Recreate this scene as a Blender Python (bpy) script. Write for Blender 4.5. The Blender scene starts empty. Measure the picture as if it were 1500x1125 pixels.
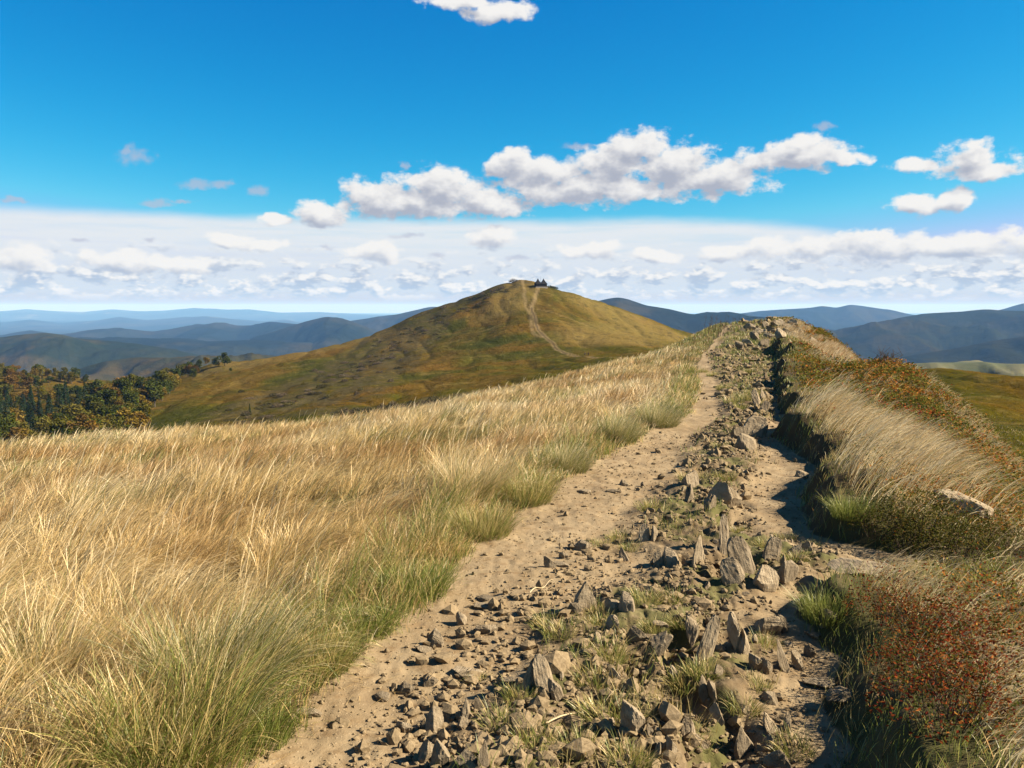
import bpy, math, random
import numpy as np
from math import radians as RAD

S = bpy.context.scene
COL = S.collection
random.seed(7)
RNG = np.random.default_rng(7)

# ------------------------------------------------------------------ camera
CAM_H = 1.65
PITCH = RAD(5.14)
FPX = 1250.0                       # focal length in photo pixels (photo 1500 x 1125)
cam_data = bpy.data.cameras.new('camera')
cam_data.sensor_width = 36.0
cam_data.lens = 36.0 * FPX / 1500.0
cam_data.clip_start = 0.05
cam_data.clip_end = 300000.0
cam = bpy.data.objects.new('camera', cam_data)
COL.objects.link(cam)
cam.location = (0, 0, CAM_H)
cam.rotation_euler = (math.pi / 2 - PITCH, 0, 0)
S.camera = cam

# ------------------------------------------------------------------ light
SUN_EL, SUN_AZ = RAD(34), RAD(-4)        # azimuth from +X towards +Y
sun_dir = (math.cos(SUN_EL) * math.cos(SUN_AZ), math.cos(SUN_EL) * math.sin(SUN_AZ), math.sin(SUN_EL))
sl = bpy.data.lights.new('sun', 'SUN')
sl.energy = 5.0
sl.angle = RAD(0.5)
sl.color = (1.0, 0.90, 0.75)
so = bpy.data.objects.new('sun', sl)
COL.objects.link(so)
import mathutils
so.rotation_euler = mathutils.Vector(sun_dir).to_track_quat('Z', 'Y').to_euler()

S.view_settings.view_transform = 'Standard'
S.view_settings.look = 'None'
S.view_settings.gamma = 1.0
S.view_settings.use_curve_mapping = False
S.view_settings.exposure = 1.6
S.render.engine = 'CYCLES'
try:
    S.cycles.use_denoising = True
    S.cycles.denoiser = 'OPENIMAGEDENOISE'
    S.cycles.denoising_input_passes = 'RGB_ALBEDO_NORMAL'
    S.cycles.denoising_prefilter = 'ACCURATE'
    S.cycles.max_bounces = 5
    S.cycles.diffuse_bounces = 2
    S.cycles.glossy_bounces = 1
    S.cycles.transmission_bounces = 2
    S.cycles.volume_bounces = 0
    S.cycles.transparent_max_bounces = 4
    S.cycles.caustics_reflective = False
    S.cycles.caustics_refractive = False
except Exception:
    pass

# ------------------------------------------------------------------ node helpers
def N(nt, typ, **kw):
    n = nt.nodes.new(typ)
    for k, v in kw.items():
        setattr(n, k, v)
    return n

def lk(nt, a, b):
    nt.links.new(a, b)

def setin(nt, sock, v):
    if hasattr(v, 'is_linked') or isinstance(v, bpy.types.NodeSocket):
        nt.links.new(v, sock)
    else:
        sock.default_value = v

def M(nt, op, a, b=0.0, c=0.0, clamp=False):
    n = nt.nodes.new('ShaderNodeMath')
    n.operation = op
    n.use_clamp = clamp
    setin(nt, n.inputs[0], a); setin(nt, n.inputs[1], b); setin(nt, n.inputs[2], c)
    return n.outputs[0]

def VM(nt, op, a, b=(0, 0, 0), scale=None):
    n = nt.nodes.new('ShaderNodeVectorMath')
    n.operation = op
    setin(nt, n.inputs[0], a); setin(nt, n.inputs[1], b)
    if scale is not None:
        setin(nt, n.inputs['Scale'], scale)
    return n.outputs['Value'] if op in ('LENGTH', 'DOT_PRODUCT') else n.outputs['Vector']

def MIX(nt, f, a, b, blend='MIX'):
    n = nt.nodes.new('ShaderNodeMix')
    n.data_type = 'RGBA'
    n.blend_type = blend
    n.clamp_factor = True
    setin(nt, n.inputs[0], f)
    for s, v in ((n.inputs[6], a), (n.inputs[7], b)):
        if isinstance(v, (tuple, list)) and len(v) == 3:
            v = (*v, 1)
        setin(nt, s, v)
    return n.outputs[2]

def SMOOTH(nt, v, lo, hi, a=0.0, b=1.0):
    n = nt.nodes.new('ShaderNodeMapRange')
    n.interpolation_type = 'SMOOTHSTEP'
    setin(nt, n.inputs[0], v)
    n.inputs[1].default_value = lo; n.inputs[2].default_value = hi
    n.inputs[3].default_value = a; n.inputs[4].default_value = b
    return n.outputs[0]

def NOISE(nt, vec, scale, detail=4.0, rough=0.55, dist=0.0, out='Fac'):
    n = nt.nodes.new('ShaderNodeTexNoise')
    if vec is not None:
        nt.links.new(vec, n.inputs['Vector'])
    n.inputs['Scale'].default_value = scale
    n.inputs['Detail'].default_value = detail
    n.inputs['Roughness'].default_value = rough
    n.inputs['Distortion'].default_value = dist
    return n.outputs[out]

def MAPV(nt, vec, scale, loc=(0, 0, 0)):
    n = nt.nodes.new('ShaderNodeMapping')
    nt.links.new(vec, n.inputs['Vector'])
    n.inputs['Scale'].default_value = scale
    n.inputs['Location'].default_value = loc
    return n.outputs[0]

def RAMP(nt, v, stops):
    n = nt.nodes.new('ShaderNodeValToRGB')
    nt.links.new(v, n.inputs[0])
    e = n.color_ramp.elements
    while len(e) < len(stops):
        e.new(0.5)
    for i, (p, c) in enumerate(stops):
        e[i].position = p
        e[i].color = (*c, 1)
    return n.outputs[0]

# ------------------------------------------------------------------ photo rays
def ray(px, py):
    cx = (px - 750.0) / FPX; cy = (562.5 - py) / FPX
    c, s = math.cos(PITCH), math.sin(PITCH)
    return cx, c + s * cy, -s + c * cy          # R, F, U

def at(px, py, Y):
    dx, dy, dz = ray(px, py)
    return dx / dy * Y, Y, CAM_H + dz / dy * Y

def azel(px, py):
    dx, dy, dz = ray(px, py)
    return math.atan2(dx, dy), math.atan2(dz, math.hypot(dx, dy))

# ------------------------------------------------------------------ sky
W = bpy.data.worlds.new('World')
S.world = W
W.use_nodes = True
wt = W.node_tree
wt.nodes.clear()
SKY_STRENGTH = 0.1
sky = N(wt, 'ShaderNodeTexSky', sky_type='NISHITA')
sky.sun_disc = False
sky.sun_elevation = SUN_EL
sky.sun_rotation = math.pi / 2 - SUN_AZ
sky.altitude = 1200
sky.air_density = 1.0
sky.dust_density = 0.6
sky.ozone_density = 2.0
tc = N(wt, 'ShaderNodeTexCoord')
sep = N(wt, 'ShaderNodeSeparateXYZ')
lk(wt, tc.outputs['Generated'], sep.inputs[0])
azn = M(wt, 'ARCTAN2', sep.outputs[0], sep.outputs[1])
eln = M(wt, 'ARCSINE', sep.outputs[2])
comb = N(wt, 'ShaderNodeCombineXYZ')
lk(wt, azn, comb.inputs[0]); lk(wt, eln, comb.inputs[1])
AE = comb.outputs[0]

CLOUDS = [  # px, py, rx, ry in the photograph, turned into azimuth and elevation
    (672, 4, 56, 11), (728, 15, 44, 13),
    (600, 296, 110, 24), (560, 290, 62, 26), (650, 276, 64, 28), (715, 296, 66, 24), (466, 313, 40, 17), (412, 323, 24, 8),
    (752, 242, 42, 20), (800, 252, 60, 26), (850, 276, 130, 22), (905, 242, 60, 29), (935, 214, 40, 24), (985, 244, 70, 29), (1040, 264, 80, 25),
    (1125, 234, 50, 18), (1180, 226, 62, 22), (1228, 232, 36, 11), (1175, 208, 28, 13),
    (1345, 241, 38, 10), (1425, 234, 56, 20), (1450, 250, 44, 14),
    (1340, 296, 42, 15), (1388, 293, 32, 13),
    (1180, 364, 78, 15), (1290, 362, 110, 20), (1420, 358, 110, 16), (1075, 369, 42, 12), (1560, 355, 120, 16),
    (722, 349, 30, 15), (548, 370, 44, 14), (345, 353, 34, 10), (385, 361, 34, 10), (955, 374, 38, 12), (862, 367, 42, 13),
    (180, 382, 52, 17), (250, 386, 64, 13), (28, 378, 44, 16), (-110, 362, 90, 20), (1740, 270, 120, 26),
]
FAINT = [(198, 230, 30, 15), (188, 220, 15, 12), (290, 271, 34, 9), (324, 270, 22, 9), (378, 280, 20, 8), (232, 297, 30, 6), (266, 294, 26, 4), (24, 293, 26, 4), (220, 350, 16, 5), (115, 352, 20, 4), (600, 345, 30, 5), (760, 378, 30, 5), (590, 245, 10, 8), (850, 214, 34, 7), (1205, 188, 16, 8), (640, 372, 16, 6), (480, 362, 14, 5)]
LSHIFT = (0.0075, 0.0125)

def blobs(tree, P, lst, lit=False):
    """distance to the nearest of many ellipses, three ellipses to a vector; optionally also for a point moved towards the sun"""
    s = tree.nodes.new('ShaderNodeSeparateXYZ'); tree.links.new(P, s.inputs[0])
    def spread(v):
        c_ = tree.nodes.new('ShaderNodeCombineXYZ')
        for i in range(3): tree.links.new(v, c_.inputs[i])
        return c_.outputs[0]
    PX0, PY0 = spread(s.outputs[0]), spread(s.outputs[1])
    def MA(a, b, c):
        n = tree.nodes.new('ShaderNodeVectorMath'); n.operation = 'MULTIPLY_ADD'
        for i, v in enumerate((a, b, c)): setin(tree, n.inputs[i], v)
        return n.outputs[0]
    rows = []
    for (px, py, rx, ry) in lst:
        a, e = azel(px, py)
        k = min(3.0, math.cos(a) ** -2)
        rows.append((a, e, FPX / rx * k, FPX / ry))
    while len(rows) % 3: rows.append(rows[-1])
    cur = cur2 = None
    PX, PY = PX0, PY0
    for i in range(0, len(rows), 3):
        t = rows[i:i + 3]
        if cur is not None and i % 6 == 0:          # keeps evaluation in order, so few values are alive at once
            PX = MA(cur, (1e-12,) * 3, PX0); PY = MA(cur2 or cur, (1e-12,) * 3, PY0)
        X = MA(PX, tuple(r[2] for r in t), tuple(-r[0] * r[2] for r in t))
        Y = MA(PY, tuple(r[3] for r in t), tuple(-r[1] * r[3] for r in t))
        d = MA(X, X, VM(tree, 'MULTIPLY', Y, Y))
        cur = d if cur is None else VM(tree, 'MINIMUM', cur, d)
        if lit:
            X2 = VM(tree, 'ADD', X, tuple(LSHIFT[0] * r[2] for r in t)); Y2 = VM(tree, 'ADD', Y, tuple(LSHIFT[1] * r[3] for r in t))
            d2 = MA(X2, X2, VM(tree, 'MULTIPLY', Y2, Y2))
            cur2 = d2 if cur2 is None else VM(tree, 'MINIMUM', cur2, d2)
    def fin(v):
        q = tree.nodes.new('ShaderNodeSeparateXYZ'); tree.links.new(v, q.inputs[0])
        m = M(tree, 'MINIMUM', M(tree, 'MINIMUM', q.outputs[0], q.outputs[1]), q.outputs[2])
        return M(tree, 'MAXIMUM', M(tree, 'SUBTRACT', 1.0, M(tree, 'SQRT', m)), -1.2)
    return (fin(cur), fin(cur2)) if lit else fin(cur)

warp = NOISE(wt, AE, 26, 2, 0.5, out='Color')
warp = VM(wt, 'MULTIPLY', VM(wt, 'SUBTRACT', warp, (0.5, 0.5, 0.5)), (0.026, 0.016, 0.0))
P = VM(wt, 'ADD', AE, warp)
b0, b1 = blobs(wt, P, CLOUDS, True)
Pn = MAPV(wt, AE, (1, 1.45, 1))
NS, NA = 30, 2.7
na = M(wt, 'SUBTRACT', NOISE(wt, Pn, NS, 8, 0.60), 0.5)
nb = M(wt, 'SUBTRACT', NOISE(wt, MAPV(wt, AE, (1, 1.45, 1), (LSHIFT[0], LSHIFT[1] * 1.45, 0)), NS, 4, 0.60), 0.5)
dA = M(wt, 'MULTIPLY_ADD', na, NA, b0)
dB = M(wt, 'MULTIPLY_ADD', nb, NA, b1)
alpha1 = SMOOTH(wt, dA, -0.25, 0.28)
occ = M(wt, 'SUBTRACT', dB, M(wt, 'MULTIPLY', dA, 0.45))
lit1 = SMOOTH(wt, occ, 0.85, -0.55)
# rows of small cumulus towards the horizon
def rows(loc, detail):
    v = NOISE(wt, MAPV(wt, AE, (1.0, 2.0, 1), (3.1 + loc[0], 0.7 + loc[1] * 2.0, 0)), 33, detail, 0.60)
    return v
win = M(wt, 'MULTIPLY', SMOOTH(wt, eln, 0.004, 0.02), SMOOTH(wt, eln, 0.088, 0.03))
lowf = NOISE(wt, MAPV(wt, AE, (1, 3, 1), (9, 2, 0)), 6, 2, .5)
thr = M(wt, 'ADD', M(wt, 'MULTIPLY_ADD', SMOOTH(wt, eln, 0.025, 0.085), 0.14, 0.44), M(wt, 'MULTIPLY', M(wt, 'SUBTRACT', lowf, .5), .16))
r0 = M(wt, 'MULTIPLY', M(wt, 'SUBTRACT', rows((0, 0), 7), thr), 4.2)
r1 = M(wt, 'MULTIPLY', M(wt, 'SUBTRACT', rows((.004, .0065), 3), thr), 4.2)
alpha2 = M(wt, 'MULTIPLY', SMOOTH(wt, r0, 0.0, 0.42, 0, .95), win)
lit2 = SMOOTH(wt, M(wt, 'SUBTRACT', r1, M(wt, 'MULTIPLY', r0, .5)), 0.42, -0.3)
col1 = MIX(wt, lit1, MIX(wt, SMOOTH(wt, eln, 0.05, 0.12), (0.50, 0.56, 0.68), (0.46, 0.49, 0.58)), (1.0, 0.985, 0.96))
col2 = MIX(wt, lit2, MIX(wt, SMOOTH(wt, eln, 0.0, 0.06), (0.46, 0.58, 0.76), (0.50, 0.56, 0.67)), (0.98, 0.97, 0.95))
# faint cloudlets
fw = NOISE(wt, AE, 60, 3, 0.6, out='Color')
fw2 = VM(wt, 'ADD', AE, VM(wt, 'MULTIPLY', VM(wt, 'SUBTRACT', fw, (0.5, 0.5, 0.5)), (0.03, 0.014, 0)))
fb = M(wt, 'MULTIPLY_ADD', na, 1.5, blobs(wt, fw2, FAINT))
falpha = SMOOTH(wt, fb, 0.0, 0.8, 0.0, 0.62)
# base blue and veil
sk = N(wt, 'ShaderNodeSeparateColor'); lk(wt, sky.outputs[0], sk.inputs[0])
KI, KD = SKY_STRENGTH * 2 ** .35, SKY_STRENGTH * 2 ** S.view_settings.exposure
cc = N(wt, 'ShaderNodeCombineColor')
for i, (pw, kk) in enumerate(((4.2, 5.0), (1.24, 1.08), (.70, 1.02))):
    v = M(wt, 'POWER', M(wt, 'MULTIPLY', sk.outputs[i], KI), pw)
    lk(wt, M(wt, 'MINIMUM', M(wt, 'MULTIPLY', v, kk / KD), (.5, .60, .95)[i] / KD), cc.inputs[i])
blue = cc.outputs[0]
# sky above the frame, dimmed and less tinted to weaken its blue fill
blue = MIX(wt, SMOOTH(wt, eln, 0.42, 0.95, 0, .85), blue, (.035 / KD, .085 / KD, .19 / KD))
vn = NOISE(wt, MAPV(wt, AE, (2.2, 8, 1)), 5, 5, 0.55)
vn2 = NOISE(wt, MAPV(wt, AE, (1.0, 16, 1), (5, 1, 0)), 7, 6, 0.6)
edge = M(wt, 'MULTIPLY_ADD', M(wt, 'SUBTRACT', vn, 0.5), 0.012, 0.1015)
# right of the frame the veil edge comes down
edge = M(wt, 'SUBTRACT', edge, M(wt, 'MULTIPLY', SMOOTH(wt, azn, 0.20, 0.50), 0.034))
veil = SMOOTH(wt, M(wt, 'SUBTRACT', edge, eln), -0.005, 0.012)
veil = M(wt, 'MULTIPLY', veil, SMOOTH(wt, vn2, 0.2, 0.6, 0.72, 0.98))
veilcol = MIX(wt, SMOOTH(wt, eln, 0.015, 0.085), (0.74, 0.82, 0.92), (0.88, 0.92, 0.96))
veilcol = MIX(wt, SMOOTH(wt, eln, 0.022, 0.004), veilcol, (0.64, 0.62, 0.70))
SC = 1.0 / SKY_STRENGTH
def bright(c, k):
    return MIX(wt, 1.0, c, (k * SC, k * SC, k * SC), 'MULTIPLY')
WHITE = 0.70 * 2 ** (0.35 - S.view_settings.exposure)
c = MIX(wt, veil, blue, bright(veilcol, WHITE))
c = MIX(wt, falpha, c, bright(MIX(wt, 0.0, (0.56, 0.58, 0.70), (0, 0, 0)), WHITE))
c = MIX(wt, alpha2, c, bright(col2, WHITE * 1.05))
c = MIX(wt, alpha1, c, bright(col1, WHITE * 1.02))
bg = N(wt, 'ShaderNodeBackground')
bg.inputs['Strength'].default_value = SKY_STRENGTH
lk(wt, c, bg.inputs['Color'])
wo = N(wt, 'ShaderNodeOutputWorld')
lk(wt, bg.outputs[0], wo.inputs['Surface'])
try:
    W.cycles.sampling_method = 'NONE'
except Exception:
    pass

# ------------------------------------------------------------------ numpy noise
_perm = np.random.default_rng(11).permutation(256)
_perm = np.concatenate([_perm, _perm, _perm])
_ang = np.random.default_rng(12).uniform(0, 2 * np.pi, 256)
_gx, _gy = np.cos(_ang), np.sin(_ang)
def pnoise(x, y):
    x = np.asarray(x, float); y = np.asarray(y, float)
    xi = np.floor(x).astype(np.int64); yi = np.floor(y).astype(np.int64)
    xf = x - xi; yf = y - yi
    xi &= 255; yi &= 255
    u = xf * xf * xf * (xf * (xf * 6 - 15) + 10); v = yf * yf * yf * (yf * (yf * 6 - 15) + 10)
    def g(ix, iy, fx, fy):
        h = _perm[_perm[ix & 255] + (iy & 255)]
        return _gx[h] * fx + _gy[h] * fy
    a = g(xi, yi, xf, yf); b = g(xi + 1, yi, xf - 1, yf)
    c_ = g(xi, yi + 1, xf, yf - 1); d = g(xi + 1, yi + 1, xf - 1, yf - 1)
    return (a + u * (b - a)) * (1 - v) + (c_ + u * (d - c_)) * v
def fbm(x, y, oct=4, gain=0.5, lac=2.03):
    s = 0; a = 1.0
    x = np.asarray(x, float); y = np.asarray(y, float)
    for i in range(oct):
        s = s + a * pnoise(x + 17.3 * i, y - 9.7 * i)
        x = x * lac; y = y * lac; a *= gain
    return s
def sst(x, a, b):
    t = np.clip((x - a) / (b - a), 0, 1)
    return t * t * (3 - 2 * t)

# ------------------------------------------------------------------ terrain height
_ty = [-8, 0, 3.06, 4.6, 5.9, 8.25, 10.3, 13.75, 18.75, 23, 31, 40, 48, 55, 80, 120, 200]
_tl = [-3.2, -1.7, -1.0, -.59, -.28, .50, 1.45, 2.9, 4.15, 4.95, 7.0, 9.6, 11.9, 14.0, 19, 26, 40]
_tr = [-1.2, 0.55, 1.2, 1.69, 2.1, 2.84, 3.45, 4.35, 5.85, 7.1, 9.5, 12.2, 14.6, 16.0, 20.5, 27.5, 41.5]
_yd = np.linspace(-8, 200, 2081)
def _smooth(t):
    a = np.interp(_yd, _ty, t)
    k = np.hanning(19); k /= k.sum()
    return np.convolve(np.pad(a, 9, mode='edge'), k, 'valid')
_ld, _rd = _smooth(_tl), _smooth(_tr)
_rd = _rd + .80 * np.exp(-((_yd - 5.3) / .46) ** 2) - .16 * np.exp(-((_yd - 4.75) / .3) ** 2) + .22 * np.exp(-((_yd - 8.3) / .6) ** 2) - .25 * np.exp(-((_yd - 10.6) / .8) ** 2) + .35 * np.exp(-((_yd - 25.5) / 1.5) ** 2)
def pathL(y): return np.interp(y, _yd, _ld) + 0.16 * pnoise(np.asarray(y) * .55, 3.3) + 0.07 * pnoise(np.asarray(y) * 1.9, 8.1)
def pathR(y): return np.interp(y, _yd, _rd) + 0.14 * pnoise(np.asarray(y) * .6, 13.3) + 0.15 * pnoise(np.asarray(y) * 1.7, 28.1) + .06 * pnoise(np.asarray(y) * 5.3, 2.2)
_zpy = [-8, 0, 10, 20, 28, 38, 46, 52, 58, 70, 90, 120, 200, 300]
_zpz = [0, 0, 0, -.06, -.05, .12, .40, .55, .40, -.25, -1.9, -5.5, -20, -40]
def H_near(x, y, detail=True):
    x = np.asarray(x, float); y = np.asarray(y, float)
    L, R = pathL(y), pathR(y)
    sL = (L - x) * .96; sR = (x - R) * .96
    z = np.interp(y, _zpy, _zpz)
    # left flank
    slope = np.interp(y, [0, 3, 10, 16, 22, 28, 40, 60, 100], [.02, .03, .08, .112, .155, .172, .18, .18, .2])
    pl = np.maximum(sL, 0)
    z = z - slope * pl * (1 - .3 * sst(pl, 6, 14)) + .07 * sst(sL, 0, .35)
    r = np.hypot(x, y)
    azd = np.degrees(np.arctan2(x, np.maximum(y, 1e-3)))
    rb = np.interp(azd, [-60, -31, -20, -7, 0, 7, 11, 18], [15, 16, 17, 19, 24, 30, 34, 46])
    q = np.maximum(r - rb, 0)
    z = z - .55 * (np.sqrt(q * q + 22 ** 2) - 22) * sst(sL, .5, 6)
    # right flank
    pr = np.maximum(sR, 0)
    bank = np.interp(y, [0, 2, 5, 8, 10, 14, 18, 22, 25, 30, 34, 40], [.18, .19, .24, .28, .32, .40, .46, .40, .52, .60, .36, .1]) * (1 - .6 * np.exp(-((y - 5.3) / .5) ** 2)) * (.85 + .6 * pnoise(y * .9, 4.7) + .3 * pnoise(y * 2.7, 1.3))
    crest = np.interp(y, [0, 3, 6, 8, 9.5, 14, 16, 18, 21, 26, 30, 36, 60], [.26, .22, -.10, -.30, -.50, -.10, .34, .55, -.1, -.95, -.5, -.3, -.3])
    zz = bank * sst(sR, -.02, .22) * (1 - sst(pr, .4, 2.1)) + crest * sst(pr, .4, 2.1)
    zz = zz - np.interp(y, [5, 9, 13, 22, 27, 38, 60], [.62, .75, 1.0, 1.0, .7, .85, .85]) * (np.sqrt(np.maximum(pr - 2.2, 0) ** 2 + .6 ** 2) - .6)
    z = z + zz
    # notch by the flat step slab
    # rocky knoll
    z = z + .46 * np.exp(-((x - 15.4) / 1.6) ** 2 - ((y - 48) / 4.5) ** 2)
    if detail:
        off = np.maximum(sst(sL, 0, .3), sst(sR, 0, .3))
        z = z + off * (.05 * fbm(x * .9, y * .9, 3) + .10 * pnoise(x * .33, y * .33)) + sst(sR, .05, .5) * (.13 * fbm(x * .75 + 3, y * .55, 3) + .05 * fbm(x * 2.6, y * 2.6, 2))
        inp = 1 - off
        band = rockband(x, y)
        z = z + inp * (.020 * fbm(x * 2.2, y * 2.2, 4) + .006 * pnoise(x * 19, y * 19) + .004 * fbm(x * 7, y * 5, 3) + band * .016 * fbm(x * 13 + 5, y * 9, 3, .6))
        rg = fbm(x * 3.4 + 9, y * 2.3, 4, .55)
        z = z + inp * band * (.06 + .055 * rg - .10 * sst(fbm(x * 1.9 + 31, y * 1.5, 3), .12, .5))
        z = z + inp * (.03 * pnoise(x * .8, y * .5) + .010 * pnoise(x * 4.2, y * 3.1 + 7) * (1 - band) + .005 * pnoise(x * 11, y * 7 + 3))
    return z
def rockband(x, y):
    L, R = pathL(y), pathR(y)
    f = (x - L) / np.maximum(R - L, .2)
    lo = np.interp(y, [0, 3, 4.5, 6, 8, 12, 16, 24, 30, 60], [.30, .34, .44, .46, .46, .42, .34, .22, .12, .1])
    hi = np.interp(y, [0, 3, 4.5, 6, 8, 12, 16, 24, 30, 60], [.86, .88, .88, .80, .74, .84, .92, .96, .98, 1.0])
    return sst(f, lo - .1, lo + .1) * (1 - sst(f, hi - .1, hi + .1))

# mid-distance land: control points (photo px, py, depth in m)
CP = [(765, 409, 800), (750, 413, 800), (720, 421, 790), (690, 432, 785), (650, 446, 780), (600, 465, 775), (550, 487, 770), (500, 502, 760), (450, 514, 750), (400, 522, 740), (345, 528, 720),
      (795, 421, 805), (830, 429, 800), (880, 441, 790), (950, 466, 780), (1000, 484, 770), (1060, 505, 760), (1150, 540, 760),
      (775, 432, 730), (782, 460, 650), (800, 492, 560), (835, 516, 480), (862, 522, 450), (700, 470, 690), (650, 500, 620), (880, 470, 680), (940, 490, 650), (760, 520, 500), (700, 545, 440), (900, 505, 520), (1000, 505, 560),
      (600, 592, 320), (600, 535, 520), (480, 605, 310), (500, 560, 440), (680, 580, 330), (760, 560, 320), (420, 540, 600),
      (300, 628, 330), (310, 585, 450), (310, 548, 600), (270, 540, 720), (200, 570, 640),
      (100, 640, 360), (100, 610, 450), (100, 566, 640), (0, 549, 690), (-60, 537, 720), (-150, 600, 560), (-150, 680, 330), (60, 545, 720), (150, 571, 690),
      (1340, 541, 300), (1500, 549, 280), (1420, 543, 300), (1700, 560, 260), (1450, 600, 150), (1500, 655, 92), (1650, 700, 90), (1400, 590, 160), (1300, 545, 330), (1200, 530, 420), (1900, 700, 130)]
cps = np.array([at(*c) for c in CP])
extra = np.array([
    # backs and outskirts
    (-560, 1000, -190), (-300, 1000, -150), (-100, 1050, -110), (20, 1100, -60), (150, 1050, -70), (320, 1000, -110), (500, 900, -140),
    (-640, 820, -130), (-800, 500, -150), (-500, 300, -90), (-300, 100, -70), (-120, 60, -42), (-60, 30, -30), (0, 20, -22), (0, 0, -22), (30, 30, -22), (60, 50, -17),
    (30, 80, -9), (14, 90, -7.0), (16, 120, -10), (22, 200, -17.5), (30, 300, -22.5), (36, 400, -25), (-10, 120, -17), (-40, 120, -25), (-30, 200, -30), (-100, 180, -43), (-200, 200, -60),
    (0, 250, -30), (70, 150, -16), (70, 220, -19), (120, 60, -19), (200, 100, -40), (400, 400, -110), (300, 500, -80), (350, 250, -62), (250, 420, -52), (-100, -100, -30), (100, -100, -30), (600, 600, -200), (-450, 760, -78), (-380, 900, -110)], float)
cps = np.vstack([cps, extra])
def _tps_fit(p):
    n = len(p); X = p[:, :2] / 300.0
    d = np.hypot(X[:, None, 0] - X[None, :, 0], X[:, None, 1] - X[None, :, 1])
    K = np.where(d > 0, d * d * np.log(np.maximum(d, 1e-9)), 0) + np.eye(n) * 2e-4
    A = np.zeros((n + 3, n + 3)); A[:n, :n] = K
    A[:n, n] = 1; A[:n, n + 1:] = X; A[n, :n] = 1; A[n + 1:, :n] = X.T
    return np.linalg.solve(A, np.concatenate([p[:, 2], [0, 0, 0]]))
_tw = _tps_fit(cps)
def H_mid(x, y, detail=True):
    x = np.asarray(x, float); y = np.asarray(y, float)
    X = x / 300.0; Y = y / 300.0
    z = _tw[-3] + _tw[-2] * X + _tw[-1] * Y
    for i in range(len(cps)):
        d2 = (X - cps[i, 0] / 300.0) ** 2 + (Y - cps[i, 1] / 300.0) ** 2
        z = z + _tw[i] * .5 * d2 * np.log(np.maximum(d2, 1e-12))
    far = np.maximum(np.hypot(x, y) - 1000, 0)
    z = np.maximum(z, -460) - far * .35
    if detail:
        z = z + 1.6 * fbm(x / 60., y / 60., 3) + .55 * fbm(x / 9., y / 14., 3) - 1.5 * (1 - np.abs(fbm(x / 34. + y / 160., y / 95., 2))) ** 4
    return np.maximum(z, -455)
def H(x, y, detail=True):
    x = np.asarray(x, float); y = np.asarray(y, float)
    r = np.hypot(x, y)
    out = np.empty(r.shape)
    near = r < 55; mid = ~near
    out[near] = H_near(x[near], y[near], detail) if near.any() else 0
    if mid.any():
        a = H_near(x[mid], np.minimum(y[mid], 195), detail) - np.maximum(y[mid] - 195, 0) * .4
        b = H_mid(x[mid], y[mid], detail)
        w = sst(r[mid], 55, 62)
        b = b * w + (1 - w) * -100
        k = 1.2
        h = np.clip(.5 + .5 * (a - b) / k, 0, 1)
        out[mid] = b + (a - b) * h + k * h * (1 - h)
    return out
def Hs(x, y): return float(H(np.array([x]), np.array([y]))[0])
_steps = np.concatenate([np.geomspace(1.5, 60, 2200), np.geomspace(60.2, 1500, 1500)])
def ground_at(px, py, ymin=0.0):
    dx, dy, dz = ray(px, py)
    ys = _steps[_steps > ymin]
    xs = dx / dy * ys; zs = CAM_H + dz / dy * ys
    h = H(xs, ys)
    i = np.argmax(zs <= h)
    if zs[i] > h[i]:
        i = len(ys) - 1
    return np.array((xs[i], ys[i], h[i]))
# ------------------------------------------------------------------ mesh helpers
def mesh_from(name, v, faces, mats=(), parent=None, smooth=False, link=True):
    """faces: list of (ndarray k x n) blocks with n corners each"""
    me = bpy.data.meshes.new(name)
    v = np.asarray(v, np.float32)
    me.vertices.add(len(v)); me.vertices.foreach_set('co', v.ravel())
    loops = np.concatenate([np.asarray(f, np.int32).ravel() for f in faces])
    tot = np.concatenate([np.full(len(f), f.shape[1], np.int32) for f in faces])
    start = np.concatenate([[0], np.cumsum(tot)[:-1]]).astype(np.int32)
    me.loops.add(len(loops)); me.loops.foreach_set('vertex_index', loops)
    me.polygons.add(len(tot)); me.polygons.foreach_set('loop_start', start)
    me.polygons.foreach_set('use_smooth', np.full(len(tot), bool(smooth)))
    me.update(calc_edges=True)
    for m in mats:
        me.materials.append(m)
    if not link:
        return me
    o = bpy.data.objects.new(name, me)
    COL.objects.link(o)
    if parent is not None:
        o.parent = parent
    return o
def fattr(me, name, vals):
    a = me.attributes.new(name, 'FLOAT', 'POINT'); a.data.foreach_set('value', np.asarray(vals, np.float32))
def cattr(me, name, rgb):
    a = me.attributes.new(name, 'FLOAT_COLOR', 'POINT')
    rgba = np.ones((len(rgb), 4), np.float32); rgba[:, :3] = rgb
    a.data.foreach_set('color', rgba.ravel())
def structure(o):
    o['kind'] = 'structure'; return o
def stuff(o, label):
    o['kind'] = 'stuff'; o['label'] = label; return o
def tag(o, label, cat, group=None):
    o['label'] = label; o['category'] = cat
    if group: o['group'] = group
    return o
def empty(name, loc, rz=0.0, label=None, cat=None, group=None):
    o = bpy.data.objects.new(name, None); COL.objects.link(o)
    o.location = loc; o.rotation_euler = (0, 0, rz)
    o.empty_display_size = .2
    if label: tag(o, label, cat, group)
    return o
def part(name, me, parent):
    o = bpy.data.objects.new(name, me); COL.objects.link(o); o.parent = parent; return o

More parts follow.
